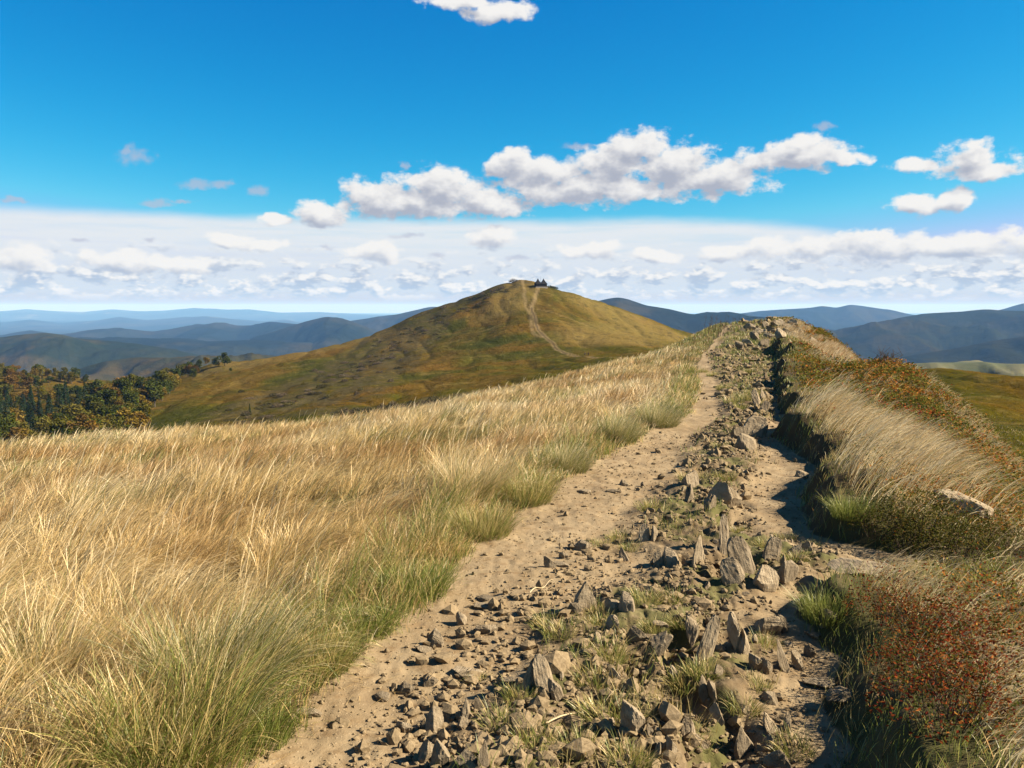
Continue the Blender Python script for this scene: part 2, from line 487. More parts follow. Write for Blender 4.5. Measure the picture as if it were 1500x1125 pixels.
def new_mat(name):
    m = bpy.data.materials.new(name); m.use_nodes = True
    nt = m.node_tree; nt.nodes.clear()
    out = N(nt, 'ShaderNodeOutputMaterial')
    return m, nt, out
def principled(nt, out, col, rough=.9, bump=None, bstr=.3, bdist=.02, spec=.12):
    p = N(nt, 'ShaderNodeBsdfPrincipled')
    setin(nt, p.inputs['Base Color'], (*col, 1) if isinstance(col, tuple) and len(col) == 3 else col)
    setin(nt, p.inputs['Roughness'], rough)
    p.inputs['Specular IOR Level'].default_value = spec
    if bump is not None:
        b = N(nt, 'ShaderNodeBump'); b.inputs['Strength'].default_value = bstr; b.inputs['Distance'].default_value = bdist
        lk(nt, bump, b.inputs['Height']); lk(nt, b.outputs[0], p.inputs['Normal'])
    lk(nt, p.outputs[0], out.inputs['Surface'])
    return p
def pos(nt):
    return N(nt, 'ShaderNodeNewGeometry').outputs['Position']
def attr(nt, name, out='Fac'):
    a = N(nt, 'ShaderNodeAttribute', attribute_name=name); return a.outputs[out]

# ------------------------------------------------------------------ ground materials
def mat_near():
    m, nt, out = new_mat('trail_ground')
    p = pos(nt)
    n1 = NOISE(nt, p, 1.3, 6, .6); n2 = NOISE(nt, p, 9, 6, .65); n3 = NOISE(nt, p, 60, 5, .7); n4 = NOISE(nt, p, 250, 3, .7)
    sand = RAMP(nt, n1, [(.3, (.18, .126, .066)), (.5, (.24, .173, .094)), (.7, (.29, .216, .122))])
    sand = MIX(nt, SMOOTH(nt, NOISE(nt, MAPV(nt, p, (1, .6, 1)), 3.1, 5, .7), .5, .7, 0, .55), sand, (.13, .086, .045))
    sand = MIX(nt, SMOOTH(nt, n2, .45, .75), sand, (.17, .108, .05))
    sand = MIX(nt, SMOOTH(nt, n3, .55, .85, 0, .3), sand, (.14, .09, .045))
    sand = MIX(nt, SMOOTH(nt, n4, .6, .85, 0, .25), sand, (.36, .27, .155))
    v = N(nt, 'ShaderNodeTexVoronoi'); v.inputs['Scale'].default_value = 55; lk(nt, p, v.inputs['Vector'])
    peb = SMOOTH(nt, v.outputs['Distance'], .30, .16)
    sel = N(nt, 'ShaderNodeSeparateColor'); lk(nt, v.outputs['Color'], sel.inputs[0])
    peb = M(nt, 'MULTIPLY', peb, SMOOTH(nt, sel.outputs[0], .55, .62))
    sand = MIX(nt, M(nt, 'MULTIPLY', peb, .6), sand, (.32, .24, .14))
    soil = MIX(nt, n2, (.04, .027, .013), (.09, .06, .026))
    soil = MIX(nt, SMOOTH(nt, n1, .45, .65), soil, (.06, .055, .017))
    pm = attr(nt, 'path_mask')
    f = SMOOTH(nt, M(nt, 'ADD', pm, M(nt, 'MULTIPLY', M(nt, 'SUBTRACT', n2, .5), .9)), .35, .65)
    rk = attr(nt, 'rock_mask')
    sand = MIX(nt, M(nt, 'MULTIPLY', rk, SMOOTH(nt, n2, .30, .56, 0, .85)), sand, (.088, .060, .030))
    moss = SMOOTH(nt, M(nt, 'MULTIPLY', rk, NOISE(nt, p, 2.7, 5, .6)), .42, .56, 0, .75)
    sand = MIX(nt, moss, sand, (.075, .075, .02))
    col = MIX(nt, f, soil, sand)
    h = M(nt, 'ADD', M(nt, 'MULTIPLY', n3, .5), M(nt, 'ADD', M(nt, 'MULTIPLY', peb, .35), M(nt, 'ADD', M(nt, 'MULTIPLY', n4, .08), n2)))
    principled(nt, out, col, .95, h, .35, .03)
    return m
def mat_hill():
    m, nt, out = new_mat('hill_turf')
    p = pos(nt)
    ps = MAPV(nt, p, (1, .55, 1.0))
    n1 = NOISE(nt, ps, .018, 6, .6, .6); n2 = NOISE(nt, MAPV(nt, p, (1, 2.2, 2.0), (30, 9, 0)), .035, 7, .65, .5); n3 = NOISE(nt, p, .35, 6, .7); n4 = NOISE(nt, MAPV(nt, p, (1, 1.6, 1), (80, 0, 0)), .012, 6, .6)
    col = RAMP(nt, n1, [(.30, (.030, .036, .004)), (.45, (.055, .048, .005)), (.58, (.085, .050, .007)), (.72, (.115, .076, .016))])
    col = MIX(nt, SMOOTH(nt, n2, .55, .72, 0, .7), col, (.165, .115, .036))
    col = MIX(nt, SMOOTH(nt, n4, .53, .66, 0, .7), col, (.12, .060, .009))
    tan = attr(nt, 'tan_mask')
    col = MIX(nt, M(nt, 'MULTIPLY', tan, SMOOTH(nt, n3, .25, .6, .3, .85)), col, (.155, .108, .032))
    shr = attr(nt, 'shrub_mask')
    sn = NOISE(nt, MAPV(nt, p, (1, .7, 1)), .11, 6, .7)
    col = MIX(nt, SMOOTH(nt, M(nt, 'MULTIPLY', shr, sn), .36, .56, 0, .85), col, MIX(nt, n3, (.035, .030, .012), (.09, .066, .030)))
    col = MIX(nt, SMOOTH(nt, n3, .5, .75, 0, .55), col, (.045, .04, .010))
    n6 = NOISE(nt, MAPV(nt, p, (1, .6, 1), (12, 7, 0)), .16, 5, .75)
    col = MIX(nt, SMOOTH(nt, n6, .50, .66, 0, .6), col, (.030, .026, .007)); col = MIX(nt, SMOOTH(nt, n6, .46, .30, 0, .45), col, (.17, .12, .035))
    trk = attr(nt, 'track_mask')
    col = MIX(nt, M(nt, 'MULTIPLY', trk, SMOOTH(nt, n3, .3, .55, .5, .9)), col, (.24, .17, .08))
    col = MIX(nt, M(nt, 'MULTIPLY', attr(nt, 'rut_mask'), .8), col, (.06, .04, .02))
    principled(nt, out, col, 1.0, n3, 1.0, 1.6, 0.0)
    return m
MAT_NEAR, MAT_HILL = mat_near(), mat_hill()

# ------------------------------------------------------------------ the land sheet (log-polar, finest in view)
az = np.radians(np.concatenate([np.arange(-180, -75, 5.0), np.arange(-75, -40, .6), np.arange(-40, 40, .095), np.arange(40, 75, .6), np.arange(75, 180, 5.0)]))
rr = np.concatenate([np.geomspace(.25, 1.6, 26)[:-1], np.geomspace(1.6, 14, 460)[:-1], np.geomspace(14, 70, 230)[:-1], np.geomspace(70, 1900, 400)])
A, Rr = np.meshgrid(az, rr)                      # rows: radius
GX, GY = Rr * np.sin(A), Rr * np.cos(A)
GZ = H(GX.ravel(), GY.ravel()).reshape(GX.shape)
nr, na = GX.shape
idx = np.arange(nr * na).reshape(nr, na)
q = np.stack([idx[:-1, :], np.roll(idx, -1, 1)[:-1, :], np.roll(idx, -1, 1)[1:, :], idx[1:, :]], -1).reshape(-1, 4)[:, ::-1]
verts = np.stack([GX.ravel(), GY.ravel(), GZ.ravel()], 1)
xs, ys = verts[:, 0], verts[:, 1]
pmask = sst(xs - pathL(ys), -.10, .10) * (1 - sst(xs - pathR(ys), -.06, .06)) * (1 - sst(ys, 56, 64)) * sst(ys, -9, -7)
rmask = rockband(xs, ys)
def segdist(x, y, pts):
    d = np.full(np.shape(x), 1e9)
    for (x0, y0), (x1, y1) in zip(pts[:-1], pts[1:]):
        vx, vy = x1 - x0, y1 - y0
        t = np.clip(((x - x0) * vx + (y - y0) * vy) / (vx * vx + vy * vy), 0, 1)
        d = np.minimum(d, np.hypot(x - x0 - t * vx, y - y0 - t * vy))
    return d
def xy(px, py, Y): return at(px, py, Y)[:2]
TR1 = [xy(1000, 520, 380), xy(870, 521, 445), xy(855, 518, 460), xy(832, 516, 484), xy(815, 504, 520), xy(798, 492, 560), xy(786, 475, 610), xy(780, 455, 655), xy(779, 440, 695), xy(785, 430, 735), xy(793, 422, 790)]
TR2 = [xy(798, 494, 555), xy(783, 485, 580), xy(777, 465, 630), xy(775, 450, 670), xy(768, 432, 730), xy(766, 412, 795)]
TR3 = [xy(785, 445, 690), xy(820, 462, 660), xy(860, 478, 630)]
hill_v = ys > 250
rut = np.zeros(len(xs))
trk = np.zeros(len(xs)); tanm = np.zeros(len(xs)); shm = np.zeros(len(xs))
xv, yv = xs[hill_v], ys[hill_v]
wob = 2.2 * pnoise(xv / 25, yv / 25)
trk[hill_v] = np.maximum.reduce([(1 - sst(segdist(xv + wob, yv, TR1), .9, 2.2)) * .8, .6 * (1 - sst(segdist(xv + wob, yv, TR2), .6, 1.9)), .35 * (1 - sst(segdist(xv, yv, TR3), .5, 2.0))])
rut[hill_v] = 1 - sst(segdist(xv + wob, yv, TR1[:-2]), .35, 1.0)
# dry-grass slopes and shrub belts by photo-measured regions of the hill
def region(pts, wid):
    return 1 - sst(segdist(xv, yv, pts), wid * .35, wid)
tanm[hill_v] = np.maximum.reduce([region([xy(900, 455, 740), xy(960, 482, 690), xy(900, 500, 560)], 60), .8 * region([xy(345, 535, 680), xy(420, 525, 700), xy(520, 503, 730)], 50), .8 * region([xy(760, 420, 770), xy(740, 450, 700)], 30)])
shm[hill_v] = np.maximum.reduce([region([xy(600, 485, 730), xy(560, 520, 620), xy(500, 560, 480), xy(430, 590, 380)], 75), region([xy(740, 420, 780), xy(640, 462, 760), xy(600, 490, 720)], 45), region([xy(380, 610, 330), xy(520, 600, 320), xy(720, 580, 330)], 30)])
qc = verts[q].mean(1); rq = np.hypot(qc[:, 0], qc[:, 1])
qp = pmask[q].mean(1)
def sub(name, sel, mat):
    f = q[sel]; used = np.unique(f)
    re = np.zeros(len(verts), np.int32); re[used] = np.arange(len(used))
    o = mesh_from(name, verts[used], [re[f]], [mat], smooth=True)
    for n_, a_ in (('path_mask', pmask), ('rock_mask', rmask), ('tan_mask', tanm), ('shrub_mask', shm), ('track_mask', trk), ('rut_mask', rut)):
        fattr(o.data, n_, a_[used])
    return structure(o)
isp = (qp > .5) & (rq < 70)
sub('path', isp, MAT_NEAR)
sub('ground', (rq < 58) & ~isp, MAT_NEAR)
sub('hill', (rq >= 58) & ~isp, MAT_HILL)
inner = idx[0]
del qc, q, A, Rr

# ------------------------------------------------------------------ far ranges
def mat_forest(name, c_dark, c_mid, c_warm, scale=1.0, field=0.0):
    m, nt, out = new_mat(name)
    p = pos(nt)
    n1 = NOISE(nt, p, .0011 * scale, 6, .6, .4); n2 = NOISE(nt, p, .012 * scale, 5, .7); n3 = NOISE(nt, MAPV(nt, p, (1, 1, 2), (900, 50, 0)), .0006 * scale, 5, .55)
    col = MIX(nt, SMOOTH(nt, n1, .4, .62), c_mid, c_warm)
    col = MIX(nt, SMOOTH(nt, n3, .50, .56, 0, .8), col, c_dark)  # broad dark patches painted into the colour to stand for cloud shadow
    col = MIX(nt, SMOOTH(nt, n2, .45, .7, 0, .65), col, tuple(c * .55 for c in c_dark))
    if field > 0:
        n5 = NOISE(nt, MAPV(nt, p, (1, .5, 1), (77, 31, 5)), .0022 * scale, 3, .5)
        col = MIX(nt, SMOOTH(nt, n5, 1 - field - .1, 1 - field - .02), col, (.075, .065, .036))
    principled(nt, out, col, 1.0, n2, 1.0, 14.0 / scale, 0.0)
    return m
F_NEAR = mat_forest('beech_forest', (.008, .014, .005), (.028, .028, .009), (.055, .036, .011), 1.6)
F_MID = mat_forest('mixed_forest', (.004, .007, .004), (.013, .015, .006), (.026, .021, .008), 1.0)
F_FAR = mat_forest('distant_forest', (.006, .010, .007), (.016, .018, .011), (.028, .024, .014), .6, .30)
def hill_range(name, pts, Y, Wf, Wb, zb, mat, amp=.10, sc=1.0, seed=0, step=2.0, rows=46):
    pts = sorted(pts)
    px = np.arange(pts[0][0], pts[-1][0] + .1, step)
    py = np.interp(px, [p[0] for p in pts], [p[1] for p in pts])
    k = np.hanning(max(3, int(22 / step) | 1)); k /= k.sum(); h_ = len(k) // 2
    py = np.convolve(np.pad(py, h_, mode='edge'), k, 'valid')
    tops = np.array([at(a, b, Y) for a, b in zip(px, py)])
    t = np.concatenate([np.linspace(-1, 0, rows)[:-1], np.linspace(0, 1, 14)])
    T, X = np.meshgrid(t, tops[:, 0]); Zt = np.repeat(tops[:, 2:3], len(t), 1)
    ends = np.minimum(1, np.minimum(np.arange(len(px)), np.arange(len(px))[::-1]) * step / 40.)[:, None]
    Zt = zb + (Zt - zb) * (ends ** .5)
    YY = Y + np.where(T < 0, T * Wf, T * Wb)
    XX = X * YY / Y
    relh = np.maximum(Zt - zb, 30)
    s = np.abs(T)
    spur = fbm(XX / (700. * sc) + seed, YY / (1500. * sc) + seed * 3, 4, .5)
    prof = 1 - s ** (1.35 + .9 * np.clip(spur, -.6, .8))
    lump = fbm(XX / (260. * sc) - seed, YY / (260. * sc), 5, .55)
    Z = zb + relh * prof + relh * amp * lump * np.clip(s * 5, .12, 1) * (1 - s * .5)
    Z += relh * .35 * spur * np.clip(s * 3, 0, 1) * (1 - s)
    n, k2 = Z.shape
    ii = np.arange(n * k2).reshape(n, k2)
    f = np.stack([ii[:-1, :-1], ii[1:, :-1], ii[1:, 1:], ii[:-1, 1:]], -1).reshape(-1, 4)
    o = mesh_from(name, np.stack([XX.ravel(), YY.ravel(), Z.ravel()], 1), [f], [mat], smooth=True)
    return structure(o)
ZV = -470.0
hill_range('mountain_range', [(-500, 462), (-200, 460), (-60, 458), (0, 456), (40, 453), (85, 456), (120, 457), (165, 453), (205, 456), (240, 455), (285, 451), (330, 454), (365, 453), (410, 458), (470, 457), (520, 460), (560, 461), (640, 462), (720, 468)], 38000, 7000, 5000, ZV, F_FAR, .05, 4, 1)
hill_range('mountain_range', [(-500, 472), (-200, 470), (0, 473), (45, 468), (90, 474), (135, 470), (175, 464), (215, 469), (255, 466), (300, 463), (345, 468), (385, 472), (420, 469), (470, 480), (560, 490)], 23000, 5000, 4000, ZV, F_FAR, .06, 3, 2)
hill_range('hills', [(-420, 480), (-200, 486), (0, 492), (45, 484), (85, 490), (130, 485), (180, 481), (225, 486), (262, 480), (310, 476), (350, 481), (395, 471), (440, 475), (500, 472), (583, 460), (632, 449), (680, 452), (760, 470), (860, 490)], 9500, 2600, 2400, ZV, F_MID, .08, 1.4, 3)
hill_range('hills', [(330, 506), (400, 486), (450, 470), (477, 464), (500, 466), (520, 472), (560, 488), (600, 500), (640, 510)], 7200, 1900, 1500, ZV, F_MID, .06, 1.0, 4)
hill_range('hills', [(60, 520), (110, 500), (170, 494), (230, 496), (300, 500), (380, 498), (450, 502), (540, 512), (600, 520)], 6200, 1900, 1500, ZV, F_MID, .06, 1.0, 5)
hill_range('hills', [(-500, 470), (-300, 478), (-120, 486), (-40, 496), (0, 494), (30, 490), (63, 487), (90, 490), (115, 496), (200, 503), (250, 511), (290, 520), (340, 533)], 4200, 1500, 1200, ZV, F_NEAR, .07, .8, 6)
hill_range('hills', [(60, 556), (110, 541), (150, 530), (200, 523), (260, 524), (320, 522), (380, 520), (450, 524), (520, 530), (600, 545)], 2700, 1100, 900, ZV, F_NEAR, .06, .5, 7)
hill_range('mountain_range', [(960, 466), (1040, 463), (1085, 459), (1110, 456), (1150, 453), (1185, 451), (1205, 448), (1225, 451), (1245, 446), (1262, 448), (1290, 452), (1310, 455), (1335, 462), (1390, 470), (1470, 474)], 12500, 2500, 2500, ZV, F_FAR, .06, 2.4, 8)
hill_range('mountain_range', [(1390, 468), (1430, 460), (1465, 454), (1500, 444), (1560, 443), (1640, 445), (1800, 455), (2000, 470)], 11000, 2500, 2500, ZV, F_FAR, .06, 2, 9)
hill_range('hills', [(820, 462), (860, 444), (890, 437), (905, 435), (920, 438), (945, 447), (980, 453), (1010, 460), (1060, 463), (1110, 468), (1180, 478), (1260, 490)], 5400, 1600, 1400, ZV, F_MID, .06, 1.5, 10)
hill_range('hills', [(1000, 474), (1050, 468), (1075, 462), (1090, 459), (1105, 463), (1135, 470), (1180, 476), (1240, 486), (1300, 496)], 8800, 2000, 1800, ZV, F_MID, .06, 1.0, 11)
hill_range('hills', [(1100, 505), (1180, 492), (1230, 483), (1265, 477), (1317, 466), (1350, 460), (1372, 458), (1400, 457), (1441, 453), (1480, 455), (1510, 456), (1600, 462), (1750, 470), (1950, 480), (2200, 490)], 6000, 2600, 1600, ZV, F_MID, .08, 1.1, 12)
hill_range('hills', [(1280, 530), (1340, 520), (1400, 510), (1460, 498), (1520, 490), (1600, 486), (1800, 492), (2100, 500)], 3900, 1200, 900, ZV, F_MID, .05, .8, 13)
m_, nt_, out_ = new_mat('far_meadow')
n_ = NOISE(nt_, pos(nt_), .02, 6, .65); n2_ = NOISE(nt_, pos(nt_), .0045, 4, .6)
principled(nt_, out_, MIX(nt_, SMOOTH(nt_, n2_, .48, .60, 0, .9), RAMP(nt_, n_, [(.35, (.065, .065, .022)), (.65, (.11, .095, .04))]), (.05, .06, .02)), .95, n_, .8, 4)
hill_range('meadow', [(1200, 548), (1260, 540), (1320, 534), (1370, 531), (1420, 531), (1480, 533), (1540, 532), (1640, 530), (1900, 540)], 1400, 420, 500, -330, m_, .03, .3, 14)
vs = np.array([(-90000, -20000, ZV - 2), (90000, -20000, ZV - 2), (90000, 70000, ZV - 2), (-90000, 70000, ZV - 2)])
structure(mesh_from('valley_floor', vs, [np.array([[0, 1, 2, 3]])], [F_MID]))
# ------------------------------------------------------------------ grass and leaves
def mat_blade(name, trans=.3, gloss=.03):
    m, nt, out = new_mat(name)
    c = attr(nt, 'col', 'Color')
    d = N(nt, 'ShaderNodeBsdfDiffuse'); t = N(nt, 'ShaderNodeBsdfTranslucent'); g = N(nt, 'ShaderNodeBsdfGlossy')
    lk(nt, c, d.inputs['Color']); lk(nt, c, t.inputs['Color'])
    g.inputs['Roughness'].default_value = .45; g.inputs['Color'].default_value = (1, .95, .85, 1)
    mx = N(nt, 'ShaderNodeMixShader'); mx.inputs[0].default_value = trans
    lk(nt, d.outputs[0], mx.inputs[1]); lk(nt, t.outputs[0], mx.inputs[2])
    m2 = N(nt, 'ShaderNodeMixShader'); m2.inputs[0].default_value = gloss
    lk(nt, mx.outputs[0], m2.inputs[1]); lk(nt, g.outputs[0], m2.inputs[2])
    lk(nt, m2.outputs[0], out.inputs['Surface'])
    return m
MAT_BLADE = mat_blade('dry_grass_blade', .45)
MAT_GREEN = mat_blade('green_grass_blade', .35)
MAT_LEAF = mat_blade('bilberry_leaf', .3, 0.0)

def blade_arrays(P, L, Wd, laz, phi0, phi1, cb, ct, segs=4, head=0.0, rng=RNG):
    n = len(P)
    t = np.linspace(0, 1, segs + 1)
    phi = phi0[:, None] + (phi1 - phi0)[:, None] * t[None, :] ** 1.1
    st = (L / segs)[:, None]
    hx = np.concatenate([np.zeros((n, 1)), np.cumsum(np.sin(phi[:, :-1]) * st, 1)], 1)
    hz = np.concatenate([np.zeros((n, 1)), np.cumsum(np.cos(phi[:, :-1]) * st, 1)], 1)
    cx, cy = np.cos(laz)[:, None], np.sin(laz)[:, None]
    X = P[:, 0:1] + hx * cx; Y = P[:, 1:2] + hx * cy; Z = P[:, 2:3] + hz
    ya = rng.uniform(0, np.pi, n)
    sx, sy = np.cos(ya)[:, None], np.sin(ya)[:, None]
    w = Wd[:, None] * (1 - .75 * t[None, :] ** 1.6) * .5
    if np.ndim(head) or head > 0:
        w = w + Wd[:, None] * np.asarray(head).reshape(-1, 1) * np.exp(-((t[None, :] - .88) / .09) ** 2)
    k = segs * 2 + 1
    V = np.empty((n, k, 3), np.float32)
    for j in range(segs):
        V[:, 2 * j, 0] = X[:, j] - w[:, j] * sx[:, 0]; V[:, 2 * j, 1] = Y[:, j] - w[:, j] * sy[:, 0]; V[:, 2 * j, 2] = Z[:, j]
        V[:, 2 * j + 1, 0] = X[:, j] + w[:, j] * sx[:, 0]; V[:, 2 * j + 1, 1] = Y[:, j] + w[:, j] * sy[:, 0]; V[:, 2 * j + 1, 2] = Z[:, j]
    V[:, -1, 0] = X[:, -1]; V[:, -1, 1] = Y[:, -1]; V[:, -1, 2] = Z[:, -1]
    C = np.empty((n, k, 3), np.float32)
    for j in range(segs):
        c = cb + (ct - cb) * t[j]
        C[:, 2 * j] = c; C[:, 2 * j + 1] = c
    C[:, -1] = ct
    base = (np.arange(n) * k)[:, None]
    quads = np.concatenate([base + np.array([2 * j, 2 * j + 1, 2 * j + 3, 2 * j + 2]) for j in range(segs - 1)]) if segs > 1 else np.zeros((0, 4), int)
    tris = base + np.array([2 * segs - 2, 2 * segs - 1, 2 * segs])
    return V.reshape(-1, 3), C.reshape(-1, 3), quads, tris
def build_blades(name, parts, mat, link=True):
    Vs, Cs, Qs, Ts, o = [], [], [], [], 0
    for V, C, Q, T in parts:
        Vs.append(V); Cs.append(C); Qs.append(Q + o); Ts.append(T + o); o += len(V)
    r = mesh_from(name, np.concatenate(Vs), [np.concatenate(Qs), np.concatenate(Ts)], [mat], link=link)
    cattr(r.data if link else r, 'col', np.concatenate(Cs))
    return r
def cellhash(ix, iy, k):
    return ((np.sin(ix * 127.1 + iy * 311.7 + k * 74.7) * 43758.5453) % 1.0)
def clump(x, y, size):
    """nearest point of a jittered lattice: gives tussocks"""
    best = np.full(len(x), 1e9); bx = np.zeros(len(x)); by = np.zeros(len(x)); bi = np.zeros(len(x))
    cx, cy = np.floor(x / size), np.floor(y / size)
    for i in (-1, 0, 1):
        for j in (-1, 0, 1):
            ix, iy = cx + i, cy + j
            px = (ix + .1 + .8 * cellhash(ix, iy, 1)) * size; py = (iy + .1 + .8 * cellhash(ix, iy, 2)) * size
            d = np.hypot(x - px, y - py); b = d < best
            best[b] = d[b]; bx[b] = px[b]; by[b] = py[b]; bi[b] = cellhash(ix, iy, 3)[b]
    return best, bx, by, bi
def polar_points(n, r0, r1, a0, a1, expo, rng=RNG):
    """n points with density ~ r**-expo per square metre"""
    u = rng.random(n); e = 2 - expo
    r = (r0 ** e + u * (r1 ** e - r0 ** e)) ** (1 / e)
    a = np.radians(rng.uniform(a0, a1, n))
    return r * np.sin(a), r * np.cos(a), r
def pick(cols, n, rng=RNG, jit=.18):
    c = np.array(cols)[rng.integers(0, len(cols), n)]
    return c * (1 + rng.normal(0, jit, (n, 1))).clip(.5, 1.6)
def lerp(a, b, f): return a + (b - a) * np.asarray(f)[:, None]

STRAW = [(.66, .46, .19), (.60, .41, .165), (.72, .53, .25), (.54, .36, .13)]
PALE = [(.82, .65, .36), (.76, .58, .30), (.86, .70, .42)]
RUST = [(.46, .25, .08), (.38, .20, .06), (.52, .31, .12)]
GREEN = [(.20, .20, .045), (.25, .23, .06), (.16, .17, .04), (.31, .27, .085)]
LIVE = [(.16, .19, .03), (.20, .23, .042), (.13, .165, .03), (.26, .26, .06)]

def left_field():
    parts = []
    for (n, r0, r1, expo, segs) in ((95000, 1.6, 6.0, 0.25, 5), (330000, 6.0, 34.0, 1.15, 4)):
        x, y, r = polar_points(n, r0, r1, -52, 16, expo)
        L_ = pathL(y); s = (L_ - x) * .96
        keep = (s > -.02) & (y > .3)
        keep &= (RNG.random(len(x)) < sst(s, -.05, .22) * .9 + .1)
        bx_, _, _, bi_ = clump(x, y, .42)
        keep &= bx_ < .30 + .12 * bi_
        keep &= (fbm(x * .75 + 71, y * .75, 3) < .24) | (RNG.random(len(x)) < .25)
        x, y, r, s = x[keep], y[keep], r[keep], s[keep]
        n = len(x)
        d, cx, cy, cid = clump(x, y, .42)
        rad_az = np.arctan2(y - cy, x - cx); rad = np.clip(d / .3, 0, 1)
        big = fbm(x * .28, y * .28, 3); mid = fbm(x * .8 + 40, y * .8, 3)
        tall = .40 + .16 * big + .16 * (cid - .5)
        edge = 1 - sst(s, .05, .85 + .4 * mid)
        L = tall * RNG.uniform(.7, 1.2, n) * (1 - .55 * edge) * (1 - .25 * rad) * (1 - .15 * sst(r, 11, 18))
        L = np.maximum(L, .09)
        # wind over +x with swirls, plus the spread of each tussock
        waz = .28 + .8 * fbm(x * .22 + 7, y * .22, 2) + RNG.normal(0, .32, n)
        wv = .75 + .5 * mid
        lx = np.cos(waz) * wv + np.cos(rad_az) * rad * .75 + RNG.normal(0, .22, n); ly = np.sin(waz) * wv + np.sin(rad_az) * rad * .75 + RNG.normal(0, .22, n)
        laz = np.arctan2(ly, lx); mag = np.hypot(lx, ly)
        phi0 = np.clip(.12 + .25 * mag, .05, .7); phi1 = np.clip(.60 + 1.15 * mag + RNG.normal(0, .28, n), .2, 2.2)
        flat = sst(mid, .0, .4); phi1 += .45 * flat; phi0 = phi0 + .35 * flat
        straw, pale, rust, green, live = pick(STRAW, n), pick(PALE, n), pick(RUST, n), pick(GREEN, n), pick(LIVE, n)
        fr = sst(fbm(x * .35 + 90, y * .35, 3) + .35 * (cid - .5), .0, .42)[:, None]
        fp = sst(big + .5 * flat + RNG.normal(0, .25, n), -.15, .6)[:, None]
        ct = straw * (1 - fp) + pale * fp
        ct = ct * (1 - .85 * fr) + rust * .85 * fr
        gsel = (RNG.random(n) < np.clip(.05 + .65 * edge * sst(fbm(x * .6 + 15, y * .6, 2), -.35, .25) * np.interp(y, [3, 9, 13], [1, 1, .5]) + .5 * sst(fbm(x * .55 + 5, y * .55 + 33, 3) + .3 * (cid - .4), .12, .5), 0, .95))[:, None]
        gcol = np.where((edge > .5)[:, None], live, green)
        ct = np.where(gsel, gcol, ct)
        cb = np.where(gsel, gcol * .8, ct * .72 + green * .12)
        Wd = .0038 * RNG.uniform(.7, 1.3, n) * np.maximum(1, (r / 5.) ** .85)
        head = np.where(RNG.random(n) < .25, .5, 0) * (~gsel[:, 0])
        z = H(x, y)
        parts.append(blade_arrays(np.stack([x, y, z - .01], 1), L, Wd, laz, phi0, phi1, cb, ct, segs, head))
    # fresh green fringe where the grass meets the path
    x, y, r = polar_points(560000, 1.8, 24, -36, 14, 1.1)
    s = (pathL(y) - x) * .96 + .12 * fbm(x * 1.4, y * 1.4 + 9, 3)
    k = (RNG.random(len(x)) < sst(s, -.12, .05) * (1 - sst(s, .2, .6)) * sst(fbm(x * .7 + 44, y * .7, 3), np.interp(y, [4, 5.5, 9, 11], [-.3, -1.0, -1.0, -.3]), .2) * np.interp(y, [2, 4, 5, 9, 12], [.6, .5, 1, 1, .45]))
    x, y, r, s = x[k], y[k], r[k], s[k]; n = len(x)
    d, cx, cy, cid = clump(x, y, .22)
    ct = np.where((RNG.random(n) < .38)[:, None], pick(STRAW, n), pick(LIVE, n))
    parts.append(blade_arrays(np.stack([x, y, H(x, y) - .01], 1), RNG.uniform(.07, .25, n) * (.5 + 1.0 * cid) * (.7 + .9 * sst(s, 0, .5)), .0034 * np.maximum(1, (r / 5.) ** .85), np.arctan2(y - cy + RNG.normal(0, .05, n), x - cx + .05 + RNG.normal(0, .05, n)), RNG.uniform(.05, .5, n), RNG.uniform(.5, 1.7, n), ct * .8, ct, 3))
    # straw litter blown on to the track
    x, y, r = polar_points(16000, 1.8, 16, -30, 24, 1.0)
    s = (pathL(y) - x) * .96; k = RNG.random(len(x)) < sst(s, -.6, -.02) * (s < .1) * .5 + .02 * (s < 0)
    x, y, r = x[k], y[k], r[k]; n = len(x); ct = pick(STRAW, n) * .8
    parts.append(blade_arrays(np.stack([x, y, H(x, y) + .004], 1), RNG.uniform(.03, .13, n), .0026 * np.maximum(1, r / 5), RNG.uniform(0, 6.28, n), np.full(n, 1.5), RNG.uniform(1.45, 1.62, n), ct, ct, 2))
    # tall pale flowering stalks standing above the field
    x, y, r = polar_points(1300, 2.2, 30, -45, 10, 1.2)
    s = (pathL(y) - x) * .96; k = (s > .35) & (fbm(x * .4 + 60, y * .4, 2) > .05); x, y, r = x[k], y[k], r[k]; n = len(x)
    waz = .2 + RNG.normal(0, .5, n)
    ct = pick(PALE, n) * 1.05
    parts.append(blade_arrays(np.stack([x, y, H(x, y)], 1), RNG.uniform(.5, .85, n) * (1 - .35 * sst(r, 7, 12)), .0032 * np.maximum(1, (r / 4.5) ** .8), waz, RNG.uniform(.05, .25, n), RNG.uniform(.5, 1.1, n), ct * .8, ct, 5, np.full(n, .7)))
    o = build_blades('dry_grass', parts, MAT_BLADE)
    stuff(o, 'windblown straw and rust coloured grass covering the left slope')
left_field()

